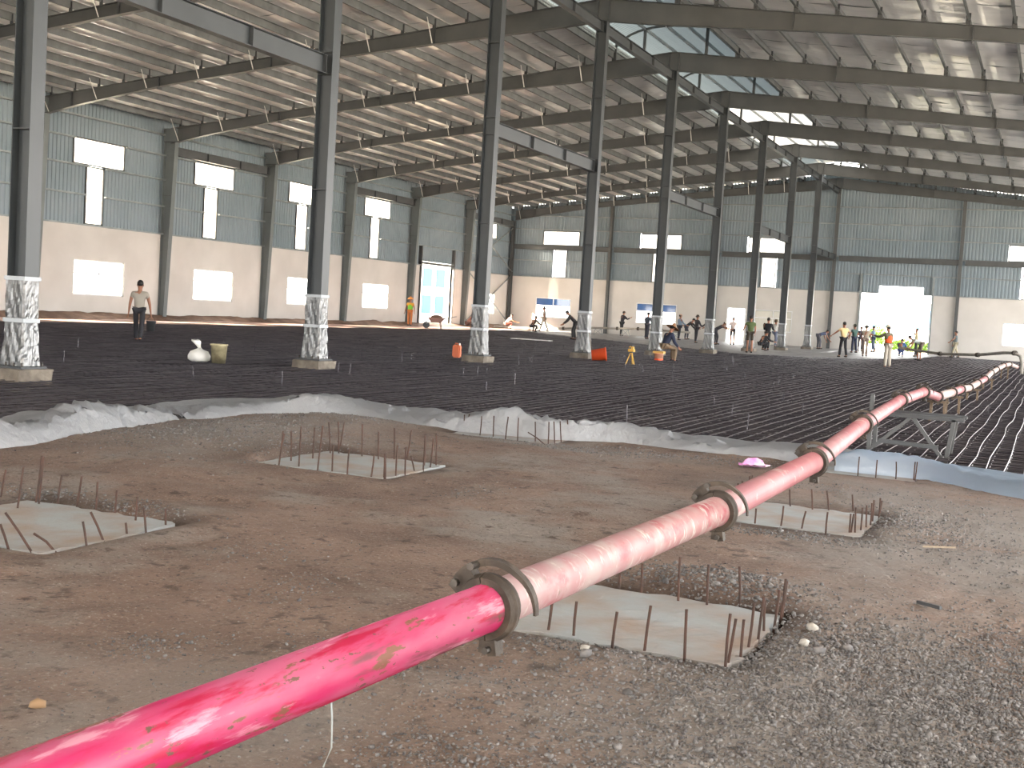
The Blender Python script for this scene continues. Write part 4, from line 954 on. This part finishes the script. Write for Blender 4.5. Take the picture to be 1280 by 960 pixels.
@shared
def me_hat(kind_, c):
    p = {'straw': [(.0, .175), (.05, .165), (.085, .10), (.10, .06), (.24, .015), (.245, .005), (.10, .045), (.09, .045)],
         'cone': [(.0, .19), (.21, .02), (.212, .008), (.0, .17)],
         'bucket': [(.0, .13), (.075, .125), (.098, .05), (.155, .015), (.155, .008), (.096, .04)],
         'helmet': [(.0, .145), (.06, .135), (.10, .09), (.115, .04), (.135, .03), (.135, .022), (.11, .03)],
         'cap': [(.0, .125), (.06, .115), (.095, .07), (.10, .03), (.096, .03)]}[kind_]
    mb = MB().lathe(p, 16)
    if kind_ == 'cap': mb.add([(-.07, .07, .04), (.07, .07, .04), (.06, .18, .025), (-.06, .18, .025), (-.07, .07, .028), (.07, .07, .028), (.06, .18, .015), (-.06, .18, .015)], [(0, 1, 2, 3), (7, 6, 5, 4), (0, 4, 5, 1), (1, 5, 6, 2), (2, 6, 7, 3), (3, 7, 4, 0)])
    return mb.mesh('hat', cloth(c), True)

def person(label, loc, rz, shirt, pants, pose, sleeves='short', legs='long', hat=None, vest=None, shoes=(40, 38, 38), s=1.0, group='workers on the site'):
    """pose: lean, head, (arm pitch, abduct, elbow) left and right, (hip flex, knee) left and right"""
    lean, hd = R(pose.get('lean', 2)), R(pose.get('head', 0))
    la, ra = pose.get('la', (4, 10, 12)), pose.get('ra', (4, 10, 12)); ll, rl = pose.get('ll', (3, 4)), pose.get('rl', (-3, 4))
    t = thing('person', label, 'person', loc, rz, group); t.scale = (s, s, s)
    def legp(sx, f, k):
        f, k = R(f), R(k); hip = Vector((sx * .09, 0, 0)); kn = hip + Vector((sx * .015, math.sin(f), -math.cos(f))) * .43
        an = kn + Vector((0, math.sin(f - k), -math.cos(f - k))) * .42; return hip, kn, an
    L, Rr = legp(-1, *ll), legp(1, *rl)
    pz = -min(L[2].z, Rr[2].z) + .075
    if 'seat' in pose: pz = max(pz, pose['seat'])
    P = Vector((0, 0, pz))
    u = Vector((0, math.sin(lean), math.cos(lean))); uh = Vector((0, math.sin(lean + hd), math.cos(lean + hd))); fwd = Vector((0, math.cos(lean + hd), -math.sin(lean + hd)))
    belly, chest, neck = P + u * .17, P + u * .34, P + u * .51; head = neck + uh * .155
    V, E_, Rd = [P, belly, chest, neck, neck + uh * .05, head - uh * .03 + fwd * .01, head + uh * .045, head + uh * .095], [(0, 1), (1, 2), (2, 3), (3, 4), (4, 5), (5, 6), (6, 7)], [(.135, .105), (.13, .10), (.15, .105), .062, .056, (.076, .088), (.080, .096), (.055, .066)]
    SV, SE, SR = [P - u * .03, belly, chest, neck - u * .005], [(0, 1), (1, 2), (2, 3)], [(.166, .130), (.158, .124), (.174, .130), .086]
    PV, PE, PR = [P + u * .05], [], [(.142, .112)]
    hands = []
    for sx, (p, ab, e) in ((-1, la), (1, ra)):
        p, ab, e = R(p), R(ab), R(e); sh = P + u * .455 + Vector((sx * .185, 0, 0))
        up_ = Vector((sx * math.sin(ab), math.sin(p) * math.cos(ab), -math.cos(p) * math.cos(ab))); el = sh + up_ * .29
        q = p + e; lo_ = Vector((sx * math.sin(ab) * .5, math.sin(q), -math.cos(q))).normalized(); wr = el + lo_ * .25
        pa = wr + lo_ * .06
        i0 = len(V); V += [sh, sh.lerp(el, .5), el, wr, pa]; E_ += [(2, i0), (i0, i0 + 1), (i0 + 1, i0 + 2), (i0 + 2, i0 + 3), (i0 + 3, i0 + 4)]; Rd += [.064, .048, .042, (.03, .024), (.038, .018)]
        side = lo_.cross(Vector((1, 0, 0))).normalized(); pn = lo_.cross(side).normalized()
        for fi, (o_, ln) in enumerate(((-.030, .060), (-.010, .072), (.010, .068), (.030, .054))):
            j = len(V); b_ = pa + lo_ * .03 + side * o_; V += [b_, b_ + lo_ * ln * .6 - pn * sx * .006, b_ + lo_ * ln - pn * sx * .024]; E_ += [(i0 + 4, j), (j, j + 1), (j + 1, j + 2)]; Rd += [.010, .0095, .008]
        j = len(V); V += [wr + lo_ * .03 + side * .036, wr + lo_ * .075 + side * .062]; E_ += [(i0 + 4, j), (j, j + 1)]; Rd += [.012, .009]
        hands.append(pa + lo_ * .05)
        j = len(SV); SV += [sh, sh.lerp(el, .55)]; SE += [(2, j), (j, j + 1)]; SR += [.094, .072]
        if sleeves == 'long': SV += [el, el.lerp(wr, .9)]; SE += [(j + 1, j + 2), (j + 2, j + 3)]; SR += [.058, .045]
    feet = []
    for hip, kn, an in (L, Rr):
        hip, kn, an = hip + P, kn + P, an + P; i0 = len(V); V += [hip, kn, an, an + Vector((0, .10, -.045))]; E_ += [(0, i0), (i0, i0 + 1), (i0 + 1, i0 + 2), (i0 + 2, i0 + 3)]; Rd += [.085, .058, .042, .034]
        j = len(PV); kk = kn if legs == 'long' else hip.lerp(kn, .9); PV += [hip, kk]; PE += [(0, j), (j, j + 1)]; PR += [.094, .074]
        if legs == 'long': PV += [an + (kn - an) * .02]; PE += [(j + 1, j + 2)]; PR += [.062]
        feet.append(an)
    skin_obj('body', V, E_, Rd, SKIN, t)
    skin_obj('shirt', SV, SE, SR, cloth(shirt), t); skin_obj('trousers', PV, PE, PR, cloth(pants), t)
    if vest:
        skin_obj('vest', [P + u * .06, belly, chest, neck - u * .07], [(0, 1), (1, 2), (2, 3)], [(.178, .15), (.176, .148), (.194, .152), .10], cloth(vest), t)
    hm = Euler((-(lean + hd), 0, 0)).to_matrix()
    def put(name, me, p, rot=(-(lean + hd), 0, 0)):
        o = link(name, me, t); o.location = p; o.rotation_euler = rot; return o
    hc = head + uh * .03
    put('hair', me_hair('h'), hc)
    put('nose', me_ell('nose', 'skin', .014, .020, .022), hc + hm @ Vector((0, .098, -.02)))
    for sx in (-1, 1):
        put('ear', me_ell('ear', 'skin', .012, .022, .032), hc + hm @ Vector((sx * .082, -.005, -.02)))
        put('eye', me_ell('eye', 'eye', .011, .007, .008), hc + hm @ Vector((sx * .033, .089, .005)))
    put('mouth', me_ell('mouth', 'rust', .024, .006, .006), hc + hm @ Vector((0, .086, -.065)))
    for an in feet: put('shoe', me_shoe(shoes), an, (0, 0, 0))
    if hat: put('hat', me_hat(*hat), hc + hm @ Vector((0, 0, .012 if hat[0] != 'cone' else .03)))
    return t, [t.matrix_basis @ h for h in hands]

AW = .42                       # facing away from the viewer
def face(deg): return AW + R(deg)   # 0 = away, 90 = picture left, -90 = picture right, 180 = towards the viewer
NAVY, BLK, DK, KH, GRN, WHT, BLU = (38, 44, 66), (34, 34, 38), (52, 52, 58), (122, 104, 84), (78, 92, 54), (205, 205, 202), (56, 84, 132)
walk = dict(ll=(22, 8), rl=(-14, 16), la=(-12, 9, 10), ra=(12, 12, 14), head=8)
bend = dict(lean=72, head=-20, la=(20, 5, 10), ra=(30, 5, 10), ll=(10, 14), rl=(22, 24))
squat = dict(lean=38, head=-10, la=(60, 8, 20), ra=(50, 8, 30), ll=(105, 128), rl=(100, 125))
_, h1_ = person('man walking away in a grey beige t-shirt and dark trousers, carrying a dark bucket', (-23.55, 26.9, .03), face(8), (158, 152, 142), (44, 44, 50), dict(ll=(20, 6), rl=(-12, 18), la=(-6, 12, 6), ra=(4, 16, 4), head=4), s=1.03)
_, h2_ = person('man in a wide straw hat and navy shirt sitting on an orange bucket', (-12.45, 41.0, .05), face(-62), NAVY, KH, dict(lean=24, head=4, la=(10, 8, 36), ra=(14, 8, 34), ll=(84, 86), rl=(80, 84), seat=.50), sleeves='long', hat=('straw', (150, 110, 78)))
person('man in an orange vest and pale helmet standing on the bars', (-6.30, 52.6, .03), face(32), (92, 88, 70), (168, 160, 148), dict(la=(62, 18, 40), ra=(10, 14, 30), ll=(2, 3), rl=(-2, 2), head=10), sleeves='long', hat=('helmet', (214, 204, 176)), vest=(206, 84, 40), s=1.04)
person('man in a yellow shirt pointing left with a stick in his hand', (-9.59, 62.0, .14), face(20), (214, 186, 138), BLK, dict(la=(34, 40, 22), ra=(-10, 34, 60), ll=(10, 4), rl=(-8, 8)), s=1.03)
person('man in a dark green shirt beside the yellow shirted man', (-11.12, 76.0, .13), face(25), (66, 92, 88), (52, 58, 78), dict(la=(10, 20, 40), ra=(4, 10, 10), ll=(4, 3), rl=(-6, 8)), hat=('bucket', (66, 72, 62)))
person('small dark clothed man at the left side of the big gateway', (-11.8, 83.4, .13), face(190), (74, 72, 82), (66, 66, 80), dict(la=(20, 10, 90), ra=(20, 10, 90)), s=.95)
person('man in a light shirt and white hat amid the group at the gateway', (-9.3, 67.6, .13), face(-20), (158, 148, 134), (128, 112, 104), dict(lean=14, head=10, la=(30, 8, 20), ra=(24, 8, 30), ll=(10, 6), rl=(-8, 10)), hat=('bucket', (226, 224, 220)))
person('man in a pale blue shirt behind the man with the white hat', (-10.95, 83.2, .12), face(60), (112, 136, 158), (74, 84, 104), dict(la=(20, 10, 20)), hat=('bucket', (82, 72, 62)), sleeves='long')
person('man in blue crouching on the bars before the gateway', (-8.15, 73.7, .13), face(-30), BLU, (44, 60, 102), squat, sleeves='long')
person('man in a cream top stretching his arm to the left at the gateway', (-7.6, 76.9, .13), face(70), (196, 182, 140), BLK, dict(la=(84, 10, 0), ra=(14, 10, 10)), s=1.0)
person('man in a grey shirt bending low over the bars right of the gateway', (-6.35, 67.2, .12), face(80), (168, 176, 172), (104, 92, 84), bend, legs='short')
person('man in a teal sleeveless top walking along the wall right of the gateway', (-5.75, 82.6, .13), face(82), (98, 112, 116), (168, 160, 138), dict(la=(46, 8, 6), ra=(6, 10, 10), ll=(16, 6), rl=(-12, 12)))
person('man in an olive green shirt and dark shorts, seen from behind', (-13.51, 58.6, .13), face(5), GRN, (62, 56, 46), dict(la=(-6, 26, 50), ra=(14, 14, 20), ll=(3, 2), rl=(-3, 3)), legs='short', s=1.05)
person('dark clothed man crouching beside the olive green shirted man', (-14.4, 65.0, .13), face(-60), BLK, BLK, squat, sleeves='long')
person('man in black shirt and trousers standing left of the man in white', (-14.35, 66.4, .13), face(-25), BLK, (30, 30, 34), dict(la=(30, 10, 50), ra=(28, 10, 50), ll=(8, 4), rl=(-8, 6)), sleeves='long', s=1.04)
person('man in a white shirt with a bent knee beside the black clothed man', (-16.1, 76.6, .13), face(-60), WHT, (92, 98, 116), dict(la=(24, 12, 40), ra=(20, 10, 40), ll=(40, 60), rl=(0, 3)), hat=('bucket', (96, 84, 64)), sleeves='long')
person('man in blue bending at the column nearest the far gable', (-14.05, 80.2, .13), face(-85), (84, 96, 124), (92, 92, 100), bend)
person('man in a pale pink shirt and dark shorts in front of the small far doorway', (-18.48, 75.3, .13), face(178), (204, 184, 176), (48, 46, 52), dict(la=(2, 14, 8), ra=(2, 14, 8), ll=(2, 2), rl=(2, 2)), legs='short')
person('man bending behind a wrapped column with his arms out to the right', (-18.7, 71.8, .13), face(-88), (60, 60, 66), (50, 50, 58), dict(lean=60, head=-16, la=(66, 6, 6), ra=(74, 6, 4), ll=(6, 8), rl=(20, 24)), hat=('bucket', (196, 190, 180)))
person('dark clothed man with a dark hat left of the wrapped column', (-20.3, 73.4, .13), face(-70), (52, 50, 54), (42, 42, 48), dict(la=(20, 8, 30), ra=(26, 8, 40)), hat=('bucket', (60, 52, 46)), sleeves='long')
person('dark clothed man half hidden by the wrapped column', (-20.0, 75.6, .13), face(60), (40, 38, 42), BLK, dict(lean=20, la=(40, 8, 20), ra=(36, 8, 20)), sleeves='long')
person('man in a black shirt bending with a shovel near the far gable', (-23.6, 82.6, .13), face(-80), BLK, (64, 66, 76), dict(lean=50, head=-10, la=(34, 6, 10), ra=(44, 6, 10), ll=(4, 8), rl=(18, 22)), hat=('cap', (40, 40, 44)), sleeves='long')
person('man in a blue grey shirt and cap holding a tool upright', (-23.0, 78.9, .13), face(-70), (122, 138, 156), (44, 46, 56), dict(la=(26, 8, 40), ra=(30, 8, 40)), hat=('cap', (170, 140, 120)), sleeves='long')
person('dark clothed man standing by the far delivery pipe, left of the seated man', (-24.2, 75.6, .13), face(-40), (58, 66, 78), (60, 60, 70), dict(lean=4, la=(14, 10, 20), ra=(20, 8, 30)), hat=('cap', (50, 50, 54)), sleeves='long')
person('black clothed man leaning to the right at the middle of the far delivery pipe', (-27.6, 80.4, .13), face(-60), (40, 38, 44), (36, 36, 40), dict(lean=10, la=(40, 8, 70), ra=(46, 8, 70)), sleeves='long', hat=('cap', (92, 76, 62)))
person('man in grey walking left with a swinging arm before the left gable window', (-32.6, 78.3, .13), face(78), (150, 146, 136), (142, 138, 124), walk)
person('dark clothed man squatting on the ground left of the walking man in grey', (-31.2, 72.9, .13), face(-40), (58, 50, 50), (44, 42, 44), squat, sleeves='long')
person('man with a white shirt squatting near the far left corner', (-35.2, 77.6, .13), face(-70), (214, 196, 188), (128, 84, 74), squat)
person('man in a reddish shirt squatting by the wrapped column with the jerrycan', (-34.1, 69.2, .13), face(-80), (172, 118, 104), (120, 84, 74), squat)
person('worker in a yellow green hi-vis vest and orange cone hat at the left doorway', (-36.6, 66.2, .13), face(170), (206, 150, 60), (196, 120, 70), dict(la=(6, 16, 14), ra=(6, 16, 14)), hat=('cone', (222, 150, 84)), vest=(120, 190, 60))
person('dark clothed man crouched behind the wrapped column with the orange tub', (-23.2, 60.1, .13), face(80), (52, 50, 52), (44, 44, 46), dict(lean=46, head=-8, la=(30, 8, 20), ra=(30, 8, 20), ll=(20, 26), rl=(10, 20)), sleeves='long')

# ================================================================== LOOSE THINGS
def lathe_thing(name, label, cat, loc, prof, m, n=20):
    t = thing(name, label, cat, loc); MB().lathe(prof, n).build('tub', m, t, smooth=True); return t
M['bucket'] = mat('dirty beige plastic', (196, 186, 150), .6, 0, (160, 150, 120), 8)
M['orange'] = mat('orange plastic', (226, 84, 40), .5); M['orange2'] = mat('dull orange plastic', (206, 110, 74), .55)
bp = [(0, .01), (.135, .01), (.140, 0), (.168, .36), (.186, .365), (.186, .395), (.165, .395), (.160, .36), (.130, .02), (0, .02)]
t = lathe_thing('bucket', 'beige plastic bucket standing beside the tied white sack', 'bucket', (-15.8, 20.5, .118), bp, M['bucket'])
MB().tube([(.186 * math.cos(a), .186 * math.sin(a), .37 + .0 * a) for a in np.linspace(0, math.pi, 14)], .006, 6).build('handle', M['bolt'], t)
t = thing('sack', 'white plastic sack with a tied neck beside the beige bucket', 'sack', (-16.3, 20.5, .118))
mb = MB().lathe([(0, 0), (.15, .0), (.215, .04), (.225, .12), (.17, .21), (.06, .26), (.03, .29)], 18); mb.v = [(x * 1.08 + rnd.uniform(-.012, .012), y + rnd.uniform(-.012, .012), z + rnd.uniform(-.008, .008)) for x, y, z in mb.v]; mb.build('bag', M['white'], t, smooth=True)
mb = MB().lathe([(.03, .28), (.05, .33), (.10, .42), (.08, .45), (.0, .43)], 12); mb.v = [(x - (z - .28) * .7, y, z + rnd.uniform(-.012, .012)) for x, y, z in mb.v]; mb.build('neck', M['white'], t, smooth=True)
hp = h1_[1]
t = thing('bucket', 'dark bucket hanging from the hand of the walking man', 'bucket', (hp.x, hp.y, hp.z - .40))
MB().lathe([(0, .0), (.10, 0), (.135, .27), (.145, .27), (.145, .29), (.128, .28), (.09, .02), (0, .02)], 18).build('tub', M['steel_dark'], t, smooth=True)
MB().tube([(.14 * math.cos(a), 0, .28 + .13 * math.sin(a)) for a in np.linspace(0, math.pi, 12)], .006, 6).build('handle', M['bolt'], t)
# jerrycan on the third pedestal
t = thing('jerrycan', 'orange jerrycan standing at the foot of the third wrapped column', 'jerrycan', (-15.55, 31.0, .118))
bm = bmesh.new(); bmesh.ops.create_cube(bm, size=1); bmesh.ops.scale(bm, vec=(.24, .16, .36), verts=bm.verts); bmesh.ops.translate(bm, vec=(0, 0, .18), verts=bm.verts); bmesh.ops.bevel(bm, geom=bm.edges[:] , offset=.03, segments=2, affect='EDGES'); me = bpy.data.meshes.new('can'); bm.to_mesh(me); bm.free(); me.materials.append(M['orange2']); link('can', me, t)
MB().tube([(-.07, 0, .35), (-.06, 0, .40), (.02, 0, .40), (.03, 0, .35)], .014, 8).build('handle', M['orange2'], t); MB().tube([(.08, 0, .35), (.08, 0, .41)], .022, 10).build('cap', M['white'], t)
# orange tub lying at the fourth pedestal
t = thing('tub', 'bright orange plastic tub tipped on its side at the fourth wrapped column', 'tub', (-13.15, 36.3, .31)); t.rotation_euler = (R(82), 0, R(114))
MB().lathe([(0, -.24), (.17, -.24), (.20, .18), (.22, .19), (.22, .22), (.19, .20), (.155, -.22), (0, -.22)], 20).build('shell', M['orange'], t, smooth=True)
MB().tube([(.20 * math.cos(a), .20 * math.sin(a) , .2) for a in np.linspace(.3, 2.8, 10)], .008, 6).build('handle', M['bolt'], t)
MB().tube([(XC + .55, Y0 + 23.6, .0), (XC + .27, Y0 + 23.8, .95)], .015, 6).build('wooden_stick', M['wood'], None, label='thin stick leaning against the fourth wrapped column', cat='stick')
# seat bucket
t = thing('bucket', 'orange white bucket the man in the straw hat sits on', 'bucket', (-12.57, 40.82, .02))
MB().lathe([(0, 0), (.145, 0), (.16, .30), (.175, .30), (.175, .325), (0, .325)], 20).build('tub', mat('faded orange bucket', (222, 150, 120), .6, 0, (226, 186, 164), 4), t, smooth=True); MB().box((-.19, -.13, .325), (.19, .13, .40)).build('seat_board', mat('yellow timber', (206, 160, 90), .7), t)
MB().lathe([(.150, .05), (.153, .05), (.156, .14), (.153, .14)], 20).build('label_band', M['orange'], t)
# laser level tripod
M['yellow'] = mat('yellow survey paint', (206, 160, 70), .5)
t = thing('tripod_level', 'yellow survey level on a small tripod left of the seated man', 'survey level', (-11.75, 35.3, .118)); t.scale = (.78, .78, .78)
for a in (R(90), R(210), R(330)): MB().bar((.03 * math.cos(a), .03 * math.sin(a), .46), (.20 * math.cos(a), .20 * math.sin(a), .0), .035).build('leg', M['yellow'], t)
MB().lathe([(0, .46), (.08, .46), (.08, .50), (0, .50)], 14).build('tripod_head', M['steel_dark'], t)
mb = MB().box((-.12, -.09, .50), (.12, .09, .60)); mb.box((-.09, -.07, .60), (.09, .07, .70)); mb.build('instrument', M['yellow'], t); MB().tube([(-.03, -.12, .64), (-.03, .12, .64)], .035, 10).build('telescope', M['steel_dark'], t); MB().tube([(0, 0, .70), (0, 0, .745)], .03, 8).build('knob', M['steel_dark'], t)
# wheelbarrow at the left doorway
t = thing('wheelbarrow', 'loaded wheelbarrow standing in front of the left doorway', 'wheelbarrow', (-33.3, 63.5, .13), R(20))
MB().add([(-.5, -.3, .65), (.5, -.3, .65), (.5, .3, .65), (-.5, .3, .65), (-.3, -.2, .36), (.25, -.2, .36), (.25, .2, .36), (-.3, .2, .36)], [(7, 6, 5, 4), (0, 4, 5, 1), (1, 5, 6, 2), (2, 6, 7, 3), (3, 7, 4, 0), (0, 1, 2, 3)]).build('tray', mat('rusty tray', (146, 112, 100), .7), t)
mb = MB(); mb.ell((0, 0, .66), (.38, .24, .16), 12, 7); mb.v = [(x + rnd.uniform(-.02, .02), y, z) for x, y, z in mb.v]; mb.build('load', M['soil'], t)
for s_ in (-1, 1): MB().bar((-.6, s_ * .12, .3), (1.15, s_ * .28, .78), .04).build('handle', M['galv'], t); MB().bar((.2, s_ * .2, .45), (.3, s_ * .22, 0), .04).build('leg', M['steel_dark'], t)
MB().tube([(-.6, -.05, .2), (-.6, .05, .2)], .2, 16).build('wheel', M['steel_dark'], t)
# pink wrapper, stick, board, pole
t = thing('snack_wrapper', 'small pink plastic wrapper lying on the earth near the third pipe clamp', 'wrapper', (-2.97, 13.5, .01), R(20))
vs = []; fs = []
for j in range(9):
    for i in range(5):
        u_ = j / 8; v_ = i / 4; puff = math.sin(math.pi * u_) ** .5 * math.sin(math.pi * v_)
        vs.append((-.13 + .26 * u_, (-.06 + .12 * v_) * (.75 + .25 * math.sin(math.pi * u_)), .02 + .085 * puff + rnd.uniform(-.008, .008)))
for j in range(8):
    for i in range(4): fs.append((j * 5 + i, j * 5 + i + 1, j * 5 + 6 + i, j * 5 + 5 + i))
nv0 = len(vs); vs += [(x, y, .005) for x, y, z in vs]; fs += [tuple(reversed([i + nv0 for i in f])) for f in fs]
MB().add(vs, fs).build('pouch', mat('pink plastic film', (214, 134, 196), .3, 0, (238, 196, 232), 14), t, smooth=False)
MB().box((-.165, -.045, .012), (-.13, .045, .03)).build('crimp', mat('mauve film', (196, 120, 180), .35), t); MB().add([(.13, -.05, .01), (.13, .05, .01), (.185, 0, .02), (.13, -.05, .03), (.13, .05, .03), (.185, 0, .03)], [(0, 1, 2), (5, 4, 3), (0, 2, 5, 3), (1, 4, 5, 2)]).build('corner', mat('pale pink film', (240, 206, 226), .35), t)
MB().bar((-.78, 9.55, .02), (-.55, 9.60, .035), .013).build('wooden_stick', mat('pale stick', (150, 138, 122), .8), None, label='short pale stick on the gravel right of the second footing', cat='stick')
MB().bar((-.62, 7.55, .02), (-.48, 7.43, .03), .02).build('wooden_stick', M['steel_dark'], None, label='short dark stick on the earth right of the gravel', cat='stick')
MB().box((-24.3, 54.2, .12), (-22.3, 54.8, .16)).build('foam_board', M['white'], None, label='white board lying on the bars between third and fourth columns', cat='board')
MB().bar((-2.3, 3.55, .004), (-1.95, 4.4, .012), .030).build('half_buried_bar', M['soil'], None, label='dark bar half buried in the earth below the first pipe clamp', cat='bar') if False else None

# ================================================================== OUTSIDE
def bush(name, label, loc, r, h, n, seed, group='shrubs outside the gateway'):
    g = random.Random(seed); t = thing(name, label, 'shrub', loc, 0, group)
    MB().tube([(0, 0, 0), (.05, .02, h * .5)], [.06, .03], 6).build('stem', M['wood'], t)
    mb = MB()
    for k in range(n):
        a, b, rr = g.uniform(0, 6.283), math.acos(g.uniform(-.6, 1)), g.random() ** .4
        p = Vector((r * rr * math.sin(b) * math.cos(a), r * rr * math.sin(b) * math.sin(a), h * .55 + h * .45 * rr * math.cos(b)))
        d = Vector((g.uniform(-1, 1), g.uniform(-1, 1), g.uniform(-.4, 1))).normalized(); e = d.cross(Vector((g.uniform(-1, 1), g.uniform(-1, 1), .3))).normalized(); L = g.uniform(.14, .26)
        mb.add([p, p + d * L * .5 + e * L * .3, p + d * L, p + d * L * .5 - e * L * .3], [(0, 1, 2, 3)])
    mb.build('foliage', M['leaf'], t, kind='stuff')
for k, (x, y, r, h, lab) in enumerate(((-12.6, 97.0, 1.2, 2.2, 'lime green shrub outside the gateway, left one'), (-10.9, 99.0, 1.0, 1.3, 'lime green shrub outside the gateway, middle low one'), (-9.0, 96.2, 1.3, 1.2, 'lime green shrub outside the gateway, right low one'), (-8.0, 100.0, 1.0, .9, 'smallest lime green shrub, at the right jamb of the gateway'))):
    bush('shrub', lab, (x, y, -.32), r * .8, h, 900, k)
t = thing('yard_shed', 'pale blue panelled shed standing outside the gateway', 'shed', (-9.5, 118, -.32))
MB().box((-7, 0, 0), (7, 5, 4.6)).build('wall', M['white'], t)
for k in range(6): MB().box((-6.6 + 2.2 * k, -.06, 2.2), (-4.8 + 2.2 * k, 0, 4.0)).build('wall_panel', M['bluew'], t)
MB().box((-7.3, -.4, 4.6), (7.3, 5.4, 4.8)).build('roof', M['white'], t)
t = thing('yard_building', 'pale building with blue glazing seen through the left doorway', 'building', (-58, 107, -.32))
MB().box((-3, -6, 0), (0, 6, 6.2)).build('wall', M['white'], t)
for k in range(4):
    for z in (.9, 3.6): MB().box((0, -5.4 + 2.8 * k, z), (.08, -3.6 + 2.8 * k, z + 1.8)).build('window_pane', M['bluew'], t)
MB().box((-3.2, -6.2, 6.2), (.3, 6.2, 6.5)).build('roof', M['galv'], t)

# small wire hanging under the near pipe section, rod half buried below the first clamp
MB().tube([(-1.62, 2.62, .62), (-1.60, 2.60, .56), (-1.585, 2.58, .49), (-1.60, 2.57, .44)], .0025, 5).build('wire', M['galv'], pl, world=True)
MB().tube([(-2.20, 4.77, -.004), (-2.05, 4.52, .006), (-1.88, 4.25, -.002)], .012, 7).build('buried_rod', M['rust'], None, label='dark rod lying half buried in the earth before the first pipe clamp', cat='rod')
